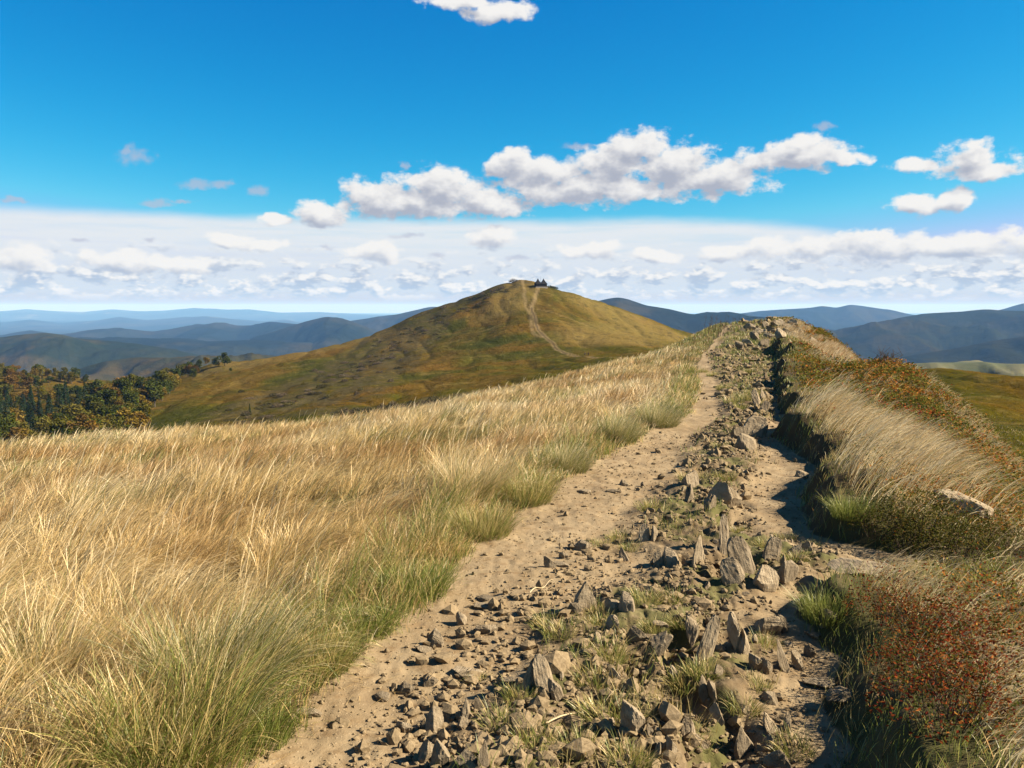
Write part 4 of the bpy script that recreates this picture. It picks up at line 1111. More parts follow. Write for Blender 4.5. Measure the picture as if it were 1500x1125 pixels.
ROCKS = [
    (858, 893, 40, 50, 'shard', .08, 'tall broad grey rock standing upright beside the sandy track'),
    (897, 897, 24, 26, 'shard', -.2, 'leaning dark rock just right of the tall broad one'),
    (920, 893, 24, 30, 'shard', .12, 'pale split shard second to the right of the tall broad rock'),
    (840, 898, 24, 17, 'lump', 0, 'small pale block at the foot of the tall broad rock'),
    (1027, 826, 16, 48, 'shard', .05, 'slender upright stone like a fin, left one of the standing pair mid path'),
    (1064, 806, 13, 44, 'shard', -.05, 'slender round topped upright stone, right one of the standing pair mid path'),
    (1092, 838, 34, 46, 'shard', -.3, 'leaning pointed rock at the back of the dark boulder cluster'),
    (1078, 852, 30, 30, 'shard', -.4, 'shadowed rock at the left end of the dark boulder cluster'),
    (1122, 862, 40, 36, 'lump', .1, 'rounded dark boulder at the front of the boulder cluster'),
    (1158, 846, 36, 28, 'lump', .15, 'blocky boulder at the right end of the boulder cluster'),
    (1134, 820, 24, 28, 'shard', .2, 'pointed rock behind the boulder cluster beside a green tuft'),
    (1168, 815, 22, 22, 'shard', .3, 'tilted rock at the right rim of the stony strip above the boulder cluster'),
    (1180, 808, 18, 16, 'shard', .25, 'small tilted stone next to the right hand sandy track'),
    (1062, 738, 40, 38, 'shard', .45, 'big slanting rock leaning right with a dark underside, middle of the path'),
    (1040, 745, 16, 20, 'shard', .1, 'small rock at the left foot of the big slanting one'),
    (1010, 735, 12, 24, 'shard', -.2, 'thin pointed shard beside a green tuft left of the big slanting rock'),
    (958, 794, 8, 32, 'shard', 0, 'very thin needle stone standing beside a green tuft'),
    (946, 792, 14, 20, 'shard', -.1, 'short flat stone leaning on the needle stone'),
    (984, 829, 26, 30, 'shard', .05, 'pale twin pointed stone in the middle of the stony strip'),
    (968, 830, 16, 18, 'shard', -.25, 'small pale shard left of the twin pointed stone'),
    (915, 822, 14, 24, 'shard', -.4, 'pale slanting shard in a patch of grass and gravel'),
    (1275, 836, 112, 24, 'slab', 0, 'wide flat slab lying like a step across the right hand track'),
    (1208, 1006, 62, 28, 'slab', .04, 'pale wide slab lying at the shadow edge of the right bank'),
    (1240, 1025, 60, 12, 'slab', 0, 'flat bluish slab sunk in the earth below the pale wide one'),
    (688, 992, 54, 26, 'slab', .1, 'thick overhanging slab on the left track with a deep shadow under it'),
    (782, 1005, 26, 46, 'shard', .05, 'whitish pitted boulder standing in the left half of the stony strip'),
    (800, 1010, 24, 44, 'shard', -.25, 'whitish boulder split from the pitted one beside it'),
    (812, 1026, 20, 30, 'shard', -.3, 'pale slanting plate at the right foot of the whitish boulders'),
    (683, 1054, 14, 36, 'shard', .0, 'curved upright stone with a dark hollow to its left'),
    (705, 1040, 26, 22, 'shard', -.5, 'slanting shard leaning away to the right of the curved upright stone'),
    (632, 1076, 22, 34, 'shard', .2, 'pale broad shard at the lower left of the stony strip'),
    (678, 1066, 18, 18, 'lump', 0, 'small egg shaped stone below the curved upright stone'),
    (592, 1072, 25, 18, 'lump', 0, 'rounded pale stone alone on the left sandy track'),
    (622, 1118, 22, 44, 'shard', .35, 'tall leaning shard at the bottom of the picture casting a long shadow'),
    (642, 1124, 26, 36, 'shard', .15, 'pale shard beside the tall leaning one at the bottom of the picture'),
    (686, 1122, 36, 24, 'lump', 0, 'flat topped boulder at the bottom edge of the picture'),
    (706, 1126, 16, 40, 'shard', .1, 'narrow upright shard touching the flat topped bottom boulder'),
    (926, 1080, 34, 52, 'shard', -.08, 'dark ribbed pillar of rock with grass and shadow at its left'),
    (952, 1075, 12, 22, 'shard', -.2, 'small shard right of the ribbed rock pillar'),
    (1092, 1103, 30, 48, 'shard', -.12, 'massive dark pillar rock near the bottom right of the stony strip'),
    (1136, 1128, 40, 30, 'shard', .1, 'dark boulder cut by the bottom edge, right of the massive pillar rock'),
    (1125, 1103, 18, 26, 'shard', .35, 'leaning shard behind the boulder cut by the bottom edge'),
    (1040, 962, 20, 52, 'shard', .25, 'tall leaning shard with a deep dark hollow on its left'),
    (1015, 938, 22, 34, 'lump', 0, 'shaded round stone inside the deep dark hollow'),
    (965, 958, 28, 34, 'shard', .5, 'pale triangular plate tilted to the light, left of the dark hollow'),
    (932, 942, 30, 22, 'shard', .3, 'pale broken plate left of the triangular one'),
    (897, 928, 20, 22, 'shard', -.1, 'pale upright plate beside grass at the left of the broken plates'),
    (1079, 950, 18, 46, 'shard', -.25, 'pale tall shard splitting into thin layers'),
    (1090, 955, 16, 30, 'shard', -.35, 'thin layer leaning on the pale tall shard'),
    (1130, 930, 50, 34, 'lump', .1, 'dark low boulder with rusty shade beneath, right of the layered shard'),
    (1148, 928, 14, 36, 'shard', -.3, 'thin slanting shard crossing the dark low boulder'),
    (1032, 1028, 12, 40, 'shard', -.1, 'left half of a split stone arch over a dark gap'),
    (1046, 1030, 12, 42, 'shard', -.25, 'right half of a split stone arch over a dark gap'),
    (1052, 992, 16, 20, 'lump', 0, 'small pale rounded stone above the split stone arch'),
    (1050, 1056, 30, 18, 'shard', .9, 'smooth oblong stone lying tilted with a dark shadow at its left'),
    (1108, 982, 20, 24, 'shard', -.2, 'dark pointed shard, left one of two side by side'),
    (1124, 990, 16, 26, 'shard', -.15, 'dark pointed shard, right one of two side by side'),
    (1148, 984, 12, 46, 'shard', -.25, 'long thin wavy shard leaning left beside a grass patch'),
    (1170, 982, 14, 26, 'shard', -.3, 'bright slim wedge stone near the shade of the right bank'),
    (1186, 962, 16, 18, 'lump', 0, 'small bright stone at the edge of the bank shadow'),
    (1128, 1032, 20, 26, 'shard', -.35, 'grey pointed shard below the pair of dark pointed shards'),
    (1155, 1072, 12, 32, 'shard', .15, 'slim dark blade stone standing alone in the lower right track'),
    (1128, 1076, 16, 34, 'shard', -.4, 'slanting ribbed shard left of the slim dark blade stone'),
    (1012, 1086, 18, 30, 'shard', -.15, 'pale diamond shaped plate in the lower middle of the stony strip'),
    (1025, 1092, 18, 20, 'shard', -.3, 'small pale plate right of the diamond shaped one'),
    (985, 1115, 16, 36, 'shard', .1, 'upright dark shard near the bottom of the stony strip'),
    (963, 1112, 10, 22, 'shard', .0, 'short dark spike left of the upright dark shard'),
    (968, 918, 24, 14, 'slab', .1, 'pale flat chip lying in front of the twin shards'),
    (902, 1000, 24, 18, 'shard', .6, 'flat pale oval chip lying in grass'),
    (712, 892, 38, 12, 'slab', 0, 'long flat stone lying on the left track, larger of two'),
    (708, 880, 30, 9, 'slab', 0, 'flat stone lying just behind the long flat one'),
    (640, 945, 28, 24, 'shard', .5, 'pale angular stone at the top of the loose rubble on the left track'),
    (618, 955, 30, 14, 'slab', .1, 'flat pale stone below the angular one in the loose rubble'),
    (676, 915, 18, 16, 'lump', 0, 'rounded stone in the line of rubble on the left track'),
    (712, 928, 34, 15, 'lump', 0, 'low broad stone at the right of the rubble line'),
    (557, 1025, 28, 15, 'slab', 0, 'flat stone with shaded front, left one of a pair near the grass'),
    (596, 1015, 28, 14, 'lump', 0, 'flat stone, right one of a pair near the grass'),
    (632, 1003, 22, 12, 'lump', .1, 'brown wedge stone in front of the thick overhanging slab'),
    (452, 1050, 40, 12, 'slab', .05, 'flat earth coloured stone beside the grass at the lower left'),
    (854, 722, 24, 7, 'slab', 0, 'flat pale stone set in the sandy track, left one of two'),
    (900, 722, 22, 8, 'slab', 0, 'flat stone set in the sandy track, right one of two'),
    (915, 712, 14, 10, 'shard', .3, 'small dark stone on the sandy track above the flat pair'),
    (855, 806, 26, 14, 'lump', .1, 'grey wedge stone with a dark underside on the sandy track'),
    (806, 832, 18, 16, 'shard', .2, 'dark stone at the left end of a small heap on the sandy track'),
    (822, 830, 26, 12, 'slab', .05, 'flat stone in the middle of a small heap on the sandy track'),
    (826, 818, 14, 10, 'lump', 0, 'small stone at the top of a small heap on the sandy track'),
    (1010, 712, 26, 22, 'lump', 0, 'stone half covered by a green tuft at the left of the upper stony strip'),
    (1095, 660, 34, 22, 'lump', .1, 'grey low boulder in the middle of the upper path'),
    (1110, 640, 34, 26, 'shard', .2, 'grey ribbed rock with lit right face, upper path'),
    (1082, 640, 26, 16, 'lump', 0, 'dark low rock left of the ribbed one, upper path'),
    (1118, 585, 10, 18, 'shard', -.1, 'small white upright stone on the far path, upper of two'),
    (1110, 592, 10, 18, 'shard', -.3, 'small white stone leaning beside the grass on the far path'),
    (1122, 604, 12, 14, 'shard', .2, 'dark stone below the small white ones on the far path'),
    (1412, 752, 90, 60, 'slab', .36, 'large smooth grey slab tilted on the right slope among dry grass'),
    (1338, 690, 10, 18, 'shard', .4, 'thin leaning grey stone in the dry grass of the right slope'),
    (1354, 692, 14, 16, 'lump', 0, 'pale block in the dry grass of the right slope'),
    (1190, 506, 16, 12, 'lump', 0, 'pale rock face sticking out of the end of the knoll'),
    (1175, 700, 18, 10, 'lump', 0, 'pale stone at the edge of the bank shadow, upper path'),
    (1215, 915, 26, 26, 'lump', 0, 'shaded grey stone under the lip of the right bank'),
    (1195, 935, 32, 22, 'slab', .2, 'shaded slab fallen below the right bank'),
]
for i_, (a_, b_) in enumerate([(1088, 487), (1100, 484), (1112, 489), (1122, 482), (1133, 487), (1143, 479), (1152, 484), (1162, 478), (1170, 486), (1106, 497), (1126, 496), (1145, 494), (1094, 503), (1118, 508), (1158, 492), (1085, 512)]):
    ROCKS.append((a_, b_, 13 + 3 * (i_ % 3), 9 + 3 * (i_ % 2), ('shard', 'lump')[i_ % 2], (-.3, .1, .25)[i_ % 3], 'dark jagged rock on the rocky crest of the ridge path'))
RPOS = []
for r_ in ROCKS:
    o = place_rock(*r_[:5], r_[6], 'stones on the ridge path', r_[5], lift=.06 if r_[0] == 1412 else None)
    RPOS.append((o.location.x, o.location.y))
# smaller stones of the strip: counted ones, nearest first
rr_ = np.random.default_rng(77)
cand = []
while len(cand) < 195:
    y = float(np.exp(rr_.uniform(math.log(3.0), math.log(30.0))))
    L_, R_ = float(pathL(y)), float(pathR(y))
    x = rr_.uniform(L_ + .1, R_ - .05)
    if rr_.random() > rockband(np.array([x]), np.array([y]))[0] + .04: continue
    if abs(math.degrees(math.atan2(x, y))) > 30: continue
    if min([math.hypot(x - a, y - b) for a, b in RPOS] or [9]) < .05 + .008 * y: continue
    RPOS.append((x, y)); cand.append((x, y))
SH = {}
for x, y in cand:
    up = rr_.random() < .58
    zone = 'near' if y < 5.2 else ('middle' if y < 10 else 'far')
    sz = float(np.clip(rr_.lognormal(math.log(.052), .42), .028, .13)) * (1 + .04 * max(0, y - 6))
    z = Hs(x, y)
    if up:
        me = SHARD[rr_.integers(12)]; sc = (sz * 1.5, sz * rr_.uniform(.9, 1.6), sz * 1.05); rot = (rr_.uniform(-.5, .3), rr_.uniform(-.75, .55), rr_.uniform(-.5, .1)); dz = sz * .10; nm = 'rock'
        lab = {'near': 'small sharp shard set on edge in the stony strip close to the viewer', 'middle': 'small sharp shard set on edge in the stony strip near the boulder cluster', 'far': 'small sharp shard set on edge where the stony path narrows and climbs'}[zone]
    else:
        me = (SLAB + LUMP)[rr_.integers(14)]; sc = (sz * 1.1, sz * 1.0, sz * rr_.uniform(.8, 1.3)); rot = (rr_.uniform(-.3, .3), rr_.uniform(-.3, .3), rr_.uniform(0, 6.28)); dz = sz * .12; nm = 'stone'
        lab = {'near': 'small loose stone lying flat in the stony strip close to the viewer', 'middle': 'small loose stone lying flat in the stony strip near the boulder cluster', 'far': 'small loose stone lying flat where the stony path narrows and climbs'}[zone]
    o = bpy.data.objects.new(nm, me); COL.objects.link(o)
    o.location = (x, y, z + dz); o.rotation_euler = rot; o.scale = sc
    tag(o, lab, 'stone', 'small stones of the stony strip, ' + zone + ' part')
# gravel nobody could count
def gravel():
    v0, f0 = ICO1
    n = 30000
    y = np.exp(RNG.uniform(math.log(2.5), math.log(34), n)); L_, R_ = pathL(y), pathR(y); x = L_ + (R_ - L_) * RNG.random(n)
    rb = rockband(x, y)
    lineL = np.exp(-((x - (L_ + (R_ - L_) * .30)) / .25) ** 2) * (y < 6)
    k = RNG.random(n) < np.clip(.015 + .95 * rb * sst(fbm(x * 1.8, y * 1.5, 3), -.3, .2) + .6 * lineL, 0, 1) * np.interp(y, [0, 10, 16, 40], [1, 1, .75, .6])
    # the crest is bare broken rock
    x, y = x[k], y[k]; n = len(x)
    xk = RNG.normal(14.6, 1.2, 900); yk = RNG.normal(44, 4.2, 900); x = np.concatenate([x, xk]); y = np.concatenate([y, yk]); n = len(x)
    yg = np.exp(RNG.uniform(math.log(2.5), math.log(11), 8000)); xg = pathL(yg) + (pathR(yg) - pathL(yg)) * RNG.random(8000)
    big = np.concatenate([np.ones(n - 900), np.full(900, 1.5), np.full(8000, .38)]); x = np.concatenate([x, xg]); y = np.concatenate([y, yg]); n = len(x)
    s = np.clip(RNG.lognormal(math.log(.0105), .6, n), .0035, .05) * np.maximum(1, (y / 6) ** .6) * big
    z = H(x, y)
    ax = RNG.uniform(.5, 1.3, (n, 3)); ax[:, 2] *= .8
    ang = RNG.uniform(0, 6.28, n); ca, sa = np.cos(ang), np.sin(ang)
    v = v0[None] * ax[:, None, :] * (1 + RNG.normal(0, .22, (n, len(v0), 1))) * s[:, None, None]
    vx = v[..., 0] * ca[:, None] - v[..., 1] * sa[:, None]; vy = v[..., 0] * sa[:, None] + v[..., 1] * ca[:, None]
    V = np.stack([vx + x[:, None], vy + y[:, None], v[..., 2] + (z + s * .25)[:, None]], -1).reshape(-1, 3)
    F = (np.arange(n) * len(v0))[:, None, None] + f0[None]
    o = mesh_from('gravel', V, [F.reshape(-1, 3)], [MAT_GRAVEL])
    stuff(o, 'loose gravel and chips scattered over the path')
gravel()
# dry stalks lying on the path
def stalk(pts, wid, lab):
    P3 = [ground_at(*p) + np.array([0, 0, .03]) for p in pts]
    P3 = np.array(P3); t = np.linspace(0, 1, 15); s_ = np.linspace(0, 1, len(P3))
    C = np.stack([np.interp(t, s_, P3[:, i]) for i in range(3)], 1); C[:, 2] += .012 * np.sin(t * 9)
    d = np.gradient(C, axis=0); d /= np.linalg.norm(d, axis=1, keepdims=True)
    a = np.cross(d, (0, 0, 1)); a /= np.linalg.norm(a, axis=1, keepdims=True); b = np.cross(a, d)
    k = 6; th = np.arange(k) * 2 * np.pi / k
    w = wid * (1 - .6 * t)[:, None, None]
    V = C[:, None] + w * (np.cos(th)[None, :, None] * a[:, None] + np.sin(th)[None, :, None] * b[:, None])
    ii = np.arange(15 * k).reshape(15, k)
    f = np.stack([ii[:-1], np.roll(ii, -1, 1)[:-1], np.roll(ii, -1, 1)[1:], ii[1:]], -1).reshape(-1, 4)
    caps = np.stack([ii[0][::-1], ii[-1]])
    o = mesh_from('dry_stalk', V.reshape(-1, 3), [f, caps], [MAT_BLADE]); cattr(o.data, 'col', np.tile((.62, .48, .26), (15 * k, 1)))
    tag(o, lab, 'stalk')
stalk([(800, 1072), (850, 1056), (885, 1040), (905, 1022)], .0035, 'long pale dry stalk lying across the stones left of the ribbed rock pillar')
stalk([(776, 876), (795, 866), (810, 858)], .0035, 'short pale stalk lying on the sandy track left of the tall upright rock')
# ------------------------------------------------------------------ trees, shrubs, people, summit shelter
def mat_crown(name):
    m, nt, out = new_mat(name)
    oi = N(nt, 'ShaderNodeObjectInfo'); v = attr(nt, 'shade', 'Fac')
    p = N(nt, 'ShaderNodeTexCoord').outputs['Object']
    n = NOISE(nt, p, .9, 4, .6)
    col = MIX(nt, 1.0, oi.outputs['Color'], N_rgb(nt, M(nt, 'MULTIPLY_ADD', v, .8, .6)), 'MULTIPLY')
    col = MIX(nt, SMOOTH(nt, n, .45, .7, 0, .35), col, (.10, .075, .015))
    d = N(nt, 'ShaderNodeBsdfDiffuse'); t = N(nt, 'ShaderNodeBsdfTranslucent'); lk(nt, col, d.inputs[0]); lk(nt, col, t.inputs[0])
    mx = N(nt, 'ShaderNodeMixShader'); mx.inputs[0].default_value = .25
    lk(nt, d.outputs[0], mx.inputs[1]); lk(nt, t.outputs[0], mx.inputs[2]); lk(nt, mx.outputs[0], out.inputs['Surface'])
    return m
MAT_CROWN = mat_crown('tree_leaves')
def clump_quads(P, size, rng, shade, droop=None):
    n = len(P)
    V, q_ = leaf_arrays(P, size, rng)
    me = mesh_from('crown', V, [q_], [MAT_CROWN], link=False); fattr(me, 'shade', np.repeat(shade, 4))
    return me
def tube_mesh(name, segs, mat):
    """segs: (p0, p1, r0, r1)"""
    Vs, Fs, o = [], [], 0
    for p0, p1, r0, r1 in segs:
        p0, p1 = np.array(p0, float), np.array(p1, float); d = p1 - p0; d /= np.linalg.norm(d)
        a = np.cross(d, (.3, .9, .1)); a /= np.linalg.norm(a); b = np.cross(d, a)
        th = np.arange(7) * 2 * np.pi / 7
        ring = np.cos(th)[:, None] * a + np.sin(th)[:, None] * b
        Vs += [p0 + ring * r0, p1 + ring * r1]; i = np.arange(7)
        Fs.append(np.stack([i, (i + 1) % 7, (i + 1) % 7 + 7, i + 7], 1) + o); o += 14
    return mesh_from(name, np.concatenate(Vs), [np.concatenate(Fs)], [mat], link=False)
def broadleaf(seed):
    rng = np.random.default_rng(seed)
    k = rng.integers(9, 14)
    cen = np.stack([rng.normal(0, 1.7, k), rng.normal(0, 1.7, k), rng.uniform(2.6, 7.6, k)], 1)
    cen[:, :2] *= (1.15 - np.abs(cen[:, 2:3] - 4.6) / 6)
    rad = rng.uniform(1.1, 2.0, k)
    n = 1150
    ci = rng.choice(k, n, p=rad ** 2 / (rad ** 2).sum())
    d = rng.normal(0, 1, (n, 3)); d /= np.linalg.norm(d, axis=1, keepdims=True)
    P = cen[ci] + d * (rad[ci] * rng.uniform(.62, 1.05, n))[:, None]
    P[:, 2] = np.maximum(P[:, 2], .9 + rng.random(n))
    crown = clump_quads(P, rng.uniform(.26, .58, n), rng, rng.random(n))
    tr = [((0, 0, -.6), (0, 0, 2.2), .26, .2), ((0, 0, 2.2), (.3, .1, 5.0), .2, .1)]
    for c_ in cen[:5]: tr.append(((0.1, 0, rng.uniform(1.8, 3.2)), tuple(c_), .1, .03))
    return tube_mesh('trunk', tr, MAT_BARK), crown
def spruce(seed):
    rng = np.random.default_rng(seed)
    Pn_, sh = [], []
    n = 1100
    t = rng.random(n) ** .75; h = 1.0 + 10.5 * (1 - t)
    lay = np.floor(h / .75) * .75
    R = 2.1 * ((12 - lay) / 11.) * rng.uniform(.25, 1.0, n) ** .5
    th = rng.uniform(0, 6.28, n)
    P = np.stack([R * np.cos(th), R * np.sin(th), lay + .55 - R * .33 + rng.normal(0, .12, n)], 1)
    return tube_mesh('trunk', [((0, 0, -.6), (0, 0, 11.8), .22, .02)], MAT_BARK), clump_quads(P, rng.uniform(.2, .42, n), rng, rng.random(n))
BL = [broadleaf(s) for s in range(40, 46)]; SP = [spruce(s) for s in range(50, 53)]
KIND_COL = {'gold': [(.14, .092, .013), (.165, .108, .018)], 'olive': [(.095, .082, .012), (.11, .09, .016), (.075, .07, .011)], 'rust': [(.12, .066, .013), (.105, .062, .014)], 'green': [(.05, .06, .010), (.04, .05, .009)], 'spruce': [(.018, .034, .015), (.024, .04, .018)]}
TLAB = {'gold': 'golden yellow broadleaf tree', 'olive': 'olive green broadleaf tree', 'rust': 'rusty brown broadleaf tree', 'green': 'dark green broadleaf tree', 'spruce': 'dark spruce'}
def inpoly(x, y, poly):
    c = False; j = len(poly) - 1
    for i in range(len(poly)):
        (xi, yi), (xj, yj) = poly[i], poly[j]
        if (yi > y) != (yj > y) and x < (xj - xi) * (y - yi) / (yj - yi) + xi: c = not c
        j = i
    return c
def tree(px, py, kd, sc, where):
    g = ground_at(px, py, 140)
    src = SP if kd == 'spruce' else BL
    tm, cm = src[tr_.integers(len(src))]
    e = empty('spruce_tree' if kd == 'spruce' else 'broadleaf_tree', g, tr_.uniform(0, 6.28), TLAB[kd] + ' ' + where, 'tree', 'trees of the wood on the left hillside')
    e.scale = (sc * tr_.uniform(.9, 1.15), sc * tr_.uniform(.9, 1.15), sc * tr_.uniform(.85, 1.1))
    part('trunk', tm, e)
    c_ = part('crown', cm, e)
    col = np.array(KIND_COL[kd][tr_.integers(len(KIND_COL[kd]))]) * tr_.uniform(.8, 1.2)
    c_.color = (*col, 1)
tr_ = np.random.default_rng(5)
WOOD = [(-130, 668), (-130, 590), (0, 588), (110, 585), (160, 577), (215, 556), (265, 540), (330, 531), (352, 530), (318, 540), (275, 560), (258, 580), (225, 602), (214, 622), (206, 650), (120, 668)]
UP = [(-120, 556), (0, 545), (60, 547), (135, 560), (142, 569), (60, 560), (55, 576), (0, 580), (-120, 590)]
SPR = [(-40, 650), (-30, 612), (40, 598), (85, 592), (128, 590), (118, 605), (80, 622), (50, 652)]
placed = []
tries = 0
def spaced(px, py, dx, dy):
    return all(((px - a) / dx) ** 2 + ((py - b) / dy) ** 2 > 1 for a, b in placed)
while len(placed) < 290 and tries < 9000:
    tries += 1
    px, py = tr_.uniform(-110, 352), tr_.uniform(534, 668)
    a, b = inpoly(px, py, WOOD), inpoly(px, py, UP)
    if not (a or b) or not spaced(px, py, 10 if py > 560 else 8, 5.5 if py > 560 else 3.5): continue
    placed.append((px, py))
    if inpoly(px, py, SPR) and tr_.random() < .85: kd = 'spruce'
    else: kd = tr_.choice(['gold', 'olive', 'olive', 'rust', 'green', 'olive', 'green', 'green'])
    where = ('on the skyline of the left hillside wood' if b else 'at the upper right end of the wood below the grassy spur' if px > 215 else 'in the dark stand at the far left' if kd == 'spruce' else 'in the lower part of the wood on the left hillside' if py > 605 else 'in the middle of the wood on the left hillside')
    tree(px, py, kd, (1.15 if kd == 'spruce' else 1.2) * tr_.uniform(.75, 1.25) * (1.0 if py > 575 else .85), where)
tree(62, 556, 'spruce', .45, 'alone in the small clearing among golden trees')
tree(338, 545, 'green', .35, 'very small and alone on the grassy spur right of the wood')
tree(366, 606, 'spruce', .35, 'tiny and alone at the foot of the hill')

# bare shrubs
def shrub_mesh(seed, n=340, leafy=False):
    rng = np.random.default_rng(seed)
    th = rng.uniform(0, 6.28, n); f = np.sqrt(rng.random(n))
    P = np.stack([f * np.cos(th) * 1.0, f * np.sin(th) * 1.0, rng.uniform(.05, 1.0, n) * (1 - .55 * f ** 2)], 1)
    return clump_quads(P, rng.uniform(.07, .16, n), rng, rng.random(n))
SHM = [shrub_mesh(70 + i) for i in range(4)]
def shrub(px, py, R, Hh, col, lab, ymin=140, group='bare shrubs on the hill'):
    g = ground_at(px, py, ymin)
    o = bpy.data.objects.new('shrub', SHM[tr_.integers(4)]); COL.objects.link(o)
    o.location = g; o.rotation_euler = (0, 0, tr_.uniform(0, 6.28)); o.scale = (R, R, Hh); o.color = (*(np.array(col) * tr_.uniform(.75, 1.25)), 1)
    tag(o, lab, 'shrub', group)
GREY, DARK, OLV = (.115, .085, .052), (.055, .048, .022), (.10, .085, .03)
for i in range(34):
    px = 490 + 235 * i / 33 + tr_.normal(0, 3); py = np.interp(px, [490, 560, 640, 700, 725], [612, 601, 592, 583, 580]) + tr_.normal(0, 2.2)
    shrub(px, py, tr_.uniform(1.4, 2.6), tr_.uniform(1.6, 2.8), DARK if tr_.random() < .7 else GREY, 'dark bare shrub in the hedge-like row along the foot of the hill')
n_s = 0
while n_s < 150:
    t = tr_.random(); cx = np.interp(t, [0, .3, .6, 1], [735, 625, 560, 395]); cy = np.interp(t, [0, .3, .6, 1], [428, 480, 530, 600])
    k_ = tr_.integers(0, 14); ang_ = (k_ * .37) % 1.0 - .5; px = cx + ang_ * (30 + 130 * t) + tr_.normal(0, 6 + 8 * t); py = cy - ang_ * (8 + 30 * t) + ((k_ * .61) % 1.0 - .5) * 36 * t + tr_.normal(0, 2 + 3 * t)
    if py < np.interp(px, [345, 450, 550, 650, 740], [530, 516, 491, 452, 422]): continue
    shrub(px, py, tr_.uniform(1.2, 3.4), tr_.uniform(.7, 1.9), [GREY, GREY, DARK, OLV][tr_.integers(4)], 'grey brown bare shrub on the shady left flank of the big hill')
    n_s += 1
for px, py in ((722, 427), (706, 432), (690, 438), (735, 423), (650, 451)):
    shrub(px, py, 3, 2.5, GREY, 'bare bush on the left skyline of the big hill', group='skyline bushes of the big hill')
shrub(752, 414, 4.2, 3.6, (.10, .085, .07), 'round grey bush beside the summit of the big hill', group='skyline bushes of the big hill')
for i in range(8):
    shrub(805 + i * 2.4, 421.5 + i * .5, 2.0, 2.2, (.05, .06, .022), 'low green bush in the short row beside the summit shelter', group='bushes beside the shelter')

# leafless upright twigs on the crest
def twigs(px, py, n, hgt, spread, lab, ymin=0):
    g = ground_at(px, py, ymin); rng = np.random.default_rng(int(px)); segs = []
    for _ in range(n):
        b = np.array([rng.normal(0, spread), rng.normal(0, spread * .6), -.1]); h = hgt * rng.uniform(.5, 1.0)
        m_ = b + np.array([rng.normal(0, .06), rng.normal(0, .06), h * .55 + .1]); t_ = m_ + np.array([rng.normal(.03, .08), rng.normal(0, .08), h * .45])
        segs += [(b, m_, .009, .006), (m_, t_, .006, .0025)]
        for _k in range(4):
            f = rng.uniform(.35, .95); s_ = m_ + (t_ - m_) * f if f > .5 else b + (m_ - b) * (f + .4)
            segs.append((s_, s_ + np.array([rng.normal(0, .10), rng.normal(0, .10), rng.uniform(.06, .2)]), .004, .002))
    e = empty('bare_shrub', g, 0, lab, 'shrub'); part('twigs', tube_mesh('twigs', segs, MAT_TWIG), e)
twigs(1052, 493, 26, 1.1, .45, 'bare upright twigs on the skyline left of the rocky crest', 30)
twigs(1296, 536, 16, .26, .16, 'thin leafless sprigs on top of the right hand mound', 10)

# two hikers in the saddle
def plain_mat(name, col, rough=.85):
    m, nt, out = new_mat(name)
    n = NOISE(nt, N(nt, 'ShaderNodeTexCoord').outputs['Object'], 25, 4, .6)
    principled(nt, out, MIX(nt, n, tuple(c * .75 for c in col), tuple(min(1, c * 1.25) for c in col)), rough, n, .2, .01)
    return m
def skin_mesh(name, verts, edges, radii, mat, root=0):
    import bmesh
    bm = bmesh.new(); ly = bm.verts.layers.skin.verify()
    vs_ = [bm.verts.new(v) for v in verts]
    for v, r in zip(vs_, radii):
        v[ly].radius = (r, r)
    vs_[root][ly].use_root = True
    for a, b in edges: bm.edges.new((vs_[a], vs_[b]))
    me = bpy.data.meshes.new(name); bm.to_mesh(me); bm.free()
    o = bpy.data.objects.new(name, me); COL.objects.link(o)
    o.modifiers.new('skin', 'SKIN'); sd = o.modifiers.new('sub', 'SUBSURF'); sd.levels = 1; sd.render_levels = 1
    dg = bpy.context.evaluated_depsgraph_get()
    m2 = bpy.data.meshes.new_from_object(o.evaluated_get(dg)); m2.name = name
    bpy.data.objects.remove(o)
    m2.materials.clear(); m2.materials.append(mat)
    return m2
SKIN = plain_mat('skin', (.45, .28, .2), .6); HAIR = plain_mat('hair', (.05, .03, .02), .7)
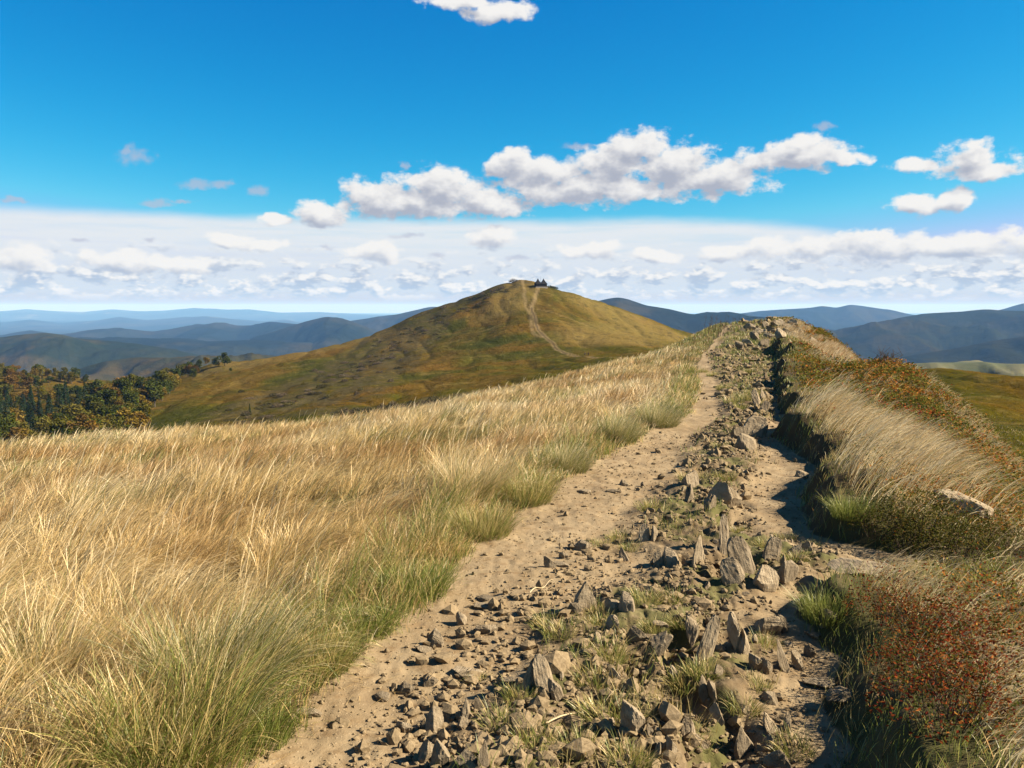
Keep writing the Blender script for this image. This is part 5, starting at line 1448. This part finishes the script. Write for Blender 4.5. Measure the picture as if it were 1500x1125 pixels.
def hiker(px, py, jacket, trous, pack, lab, yaw, stride):
    g = ground_at(px, py, 300)
    V = [(0, 0, .95), (0, 0, 1.15), (0, .01, 1.40), (0, 0, 1.52), (0, -.02, 1.66), (-.20, 0, 1.40), (-.27, -.05, 1.14), (-.25, -.20, .92), (.20, 0, 1.40), (.27, .06, 1.14), (.25, -.06, .90),
         (-.1, 0, .90), (-.11, -.16 * stride, .50), (-.11, -.10 * stride, .09), (-.11, -.24 * stride - .1, .04), (.1, 0, .90), (.11, .12 * stride, .50), (.11, .30 * stride, .10), (.11, .22 * stride, .04)]
    E = [(0, 1), (1, 2), (2, 3), (3, 4), (2, 5), (5, 6), (6, 7), (2, 8), (8, 9), (9, 10), (0, 11), (11, 12), (12, 13), (13, 14), (0, 15), (15, 16), (16, 17), (17, 18)]
    R = [.13, .13, .15, .06, .105, .07, .05, .04, .07, .05, .04, .085, .065, .045, .04, .085, .065, .045, .04]
    e = empty('person', g, yaw, lab, 'person', 'hikers in the saddle')
    part('body', skin_mesh('body', V, E, R, SKIN), e)
    ji = [0, 1, 2, 5, 6, 7, 8, 9, 10]; jm = {a: i for i, a in enumerate(ji)}
    jv = [np.array(V[a]) for a in ji]; jv[5] = (np.array(V[6]) + np.array(V[7])) / 2; jv[8] = (np.array(V[9]) + np.array(V[10])) / 2
    part('jacket', skin_mesh('jacket', jv, [(jm[a], jm[b]) for a, b in E if a in jm and b in jm], [R[a] * 1.14 + .012 for a in ji], jacket), e)
    ti = [0, 11, 12, 13, 15, 16, 17]; tm_ = {a: i for i, a in enumerate(ti)}
    part('trousers', skin_mesh('trousers', [V[a] for a in ti], [(tm_[a], tm_[b]) for a, b in E if a in tm_ and b in tm_], [R[a] * 1.1 + .01 for a in ti], trous), e)
    hv_ = ICO3[0] * np.array([.112, .125, .12]) + np.array([0, .015, 1.70]); keepf = hv_[ICO3[1]].mean(1)
    part('hair', mesh_from('hair', hv_, [ICO3[1][(keepf[:, 2] > 1.68) | (keepf[:, 1] > .05)]], [HAIR], link=False, smooth=True), e)
    part('backpack', mesh_from('backpack', (np.sign(ICO3[0]) * np.abs(ICO3[0]) ** .5) * np.array([.15, .10, .24]) + np.array([0, .24, 1.24]), [ICO3[1]], [pack], link=False, smooth=True), e)
hiker(857, 521.5, plain_mat('navy_cloth', (.03, .035, .06)), plain_mat('black_cloth', (.02, .02, .022)), plain_mat('red_cloth', (.35, .04, .03)), 'hiker in dark jacket with a red pack, left one of two in the saddle', .4, 1.0)
hiker(862, 521.0, plain_mat('maroon_cloth', (.10, .03, .03)), plain_mat('grey_cloth', (.05, .05, .055)), plain_mat('dark_pack', (.03, .03, .03)), 'hiker in dark red jacket, right one of two in the saddle', -.5, .7)

# summit shelter: twin steep roofs over dark timber walls
def shelter():
    g = ground_at(792, 420.5, 400)
    WOODM = plain_mat('dark_timber', (.022, .016, .011), .9); ROOFM = plain_mat('shingle_roof', (.014, .012, .011), .9); STONE = plain_mat('stone_base', (.22, .19, .15), .9)
    e = empty('shelter', g, .25, 'dark timber shelter with twin steep pointed roofs on the summit', 'shelter')
    def box(nm, x0, x1, y0, y1, z0, z1, mat):
        v = np.array([(x, y, z) for z in (z0, z1) for y in (y0, y1) for x in (x0, x1)], float)
        f = np.array([(0, 2, 3, 1), (4, 5, 7, 6), (0, 1, 5, 4), (2, 6, 7, 3), (0, 4, 6, 2), (1, 3, 7, 5)])
        return part(nm, mesh_from(nm, v, [f], [mat], link=False), e)
    box('base', -5.4, 5.4, -3.2, 3.2, -1.5, .12, STONE)
    w = box('wall', -5, 5, -2.8, 2.8, .12, 2.6, WOODM)
    for sx in (-2.6, 2.6):
        v = [(sx - 3.0, -3.3, 2.3), (sx + 3.0, -3.3, 2.3), (sx + 3.0, 3.3, 2.3), (sx - 3.0, 3.3, 2.3), (sx - 1.0, -1.1, 5.2), (sx + 1.0, -1.1, 5.2), (sx + 1.0, 1.1, 5.2), (sx - 1.0, 1.1, 5.2), (sx, 0, 7.6)]
        q4 = np.array([(0, 1, 5, 4), (1, 2, 6, 5), (2, 3, 7, 6), (3, 0, 4, 7), (3, 2, 1, 0)]); t3 = np.array([(4, 5, 8), (5, 6, 8), (6, 7, 8), (7, 4, 8)])
        part('roof', mesh_from('roof', v, [q4, t3], [ROOFM], link=False), e)
    for sx in (-2.6, 2.6):
        box('door' if sx < 0 else 'window', sx - .6, sx + .6, -2.88, -2.8, .2 if sx < 0 else 1.2, 2.15, ROOFM)
    part('pole', tube_mesh('pole', [((0, 0, 2.4), (0, 0, 9.6), .10, .05)], WOODM), e)
    # low timber rail beside it
    e2 = empty('railing', ground_at(800, 421.5, 400), .2, 'low timber railing just right of the summit shelter', 'railing')
    for k in range(4):
        part('post', tube_mesh('post', [((k * 2.2, 0, -.6), (k * 2.2, 0, 1.1), .09, .08)], WOODM), e2)
    part('rail', tube_mesh('rail', [((0, 0, .95), (6.6, 0, .95), .07, .07)], WOODM), e2)
shelter()
HAZE_D = 4.2e-5
# ------------------------------------------------------------------ haze
hv = np.array([(x, y, z) for z in (ZV - 4, 200) for y in (-24000, 72000) for x in (-94000, 94000)], float)
hf = np.array([(0, 2, 3, 1), (4, 5, 7, 6), (0, 1, 5, 4), (2, 6, 7, 3), (0, 4, 6, 2), (1, 3, 7, 5)])
hm, hnt, hout = new_mat('haze_air')
pv = N(hnt, 'ShaderNodeVolumePrincipled')
pv.inputs['Color'].default_value = (.20, .43, .82, 1)
pv.inputs['Absorption Color'].default_value = (.78, .78, .78, 1)      # clear air scatters far more than it absorbs
pv.inputs['Density'].default_value = HAZE_D
pv.inputs['Anisotropy'].default_value = 0.0
lk(hnt, pv.outputs[0], hout.inputs['Volume'])
ho = mesh_from('haze', hv, [hf], [hm])
stuff(ho, 'pale blue air that fades the far hills')
ho.display_type = 'WIRE'
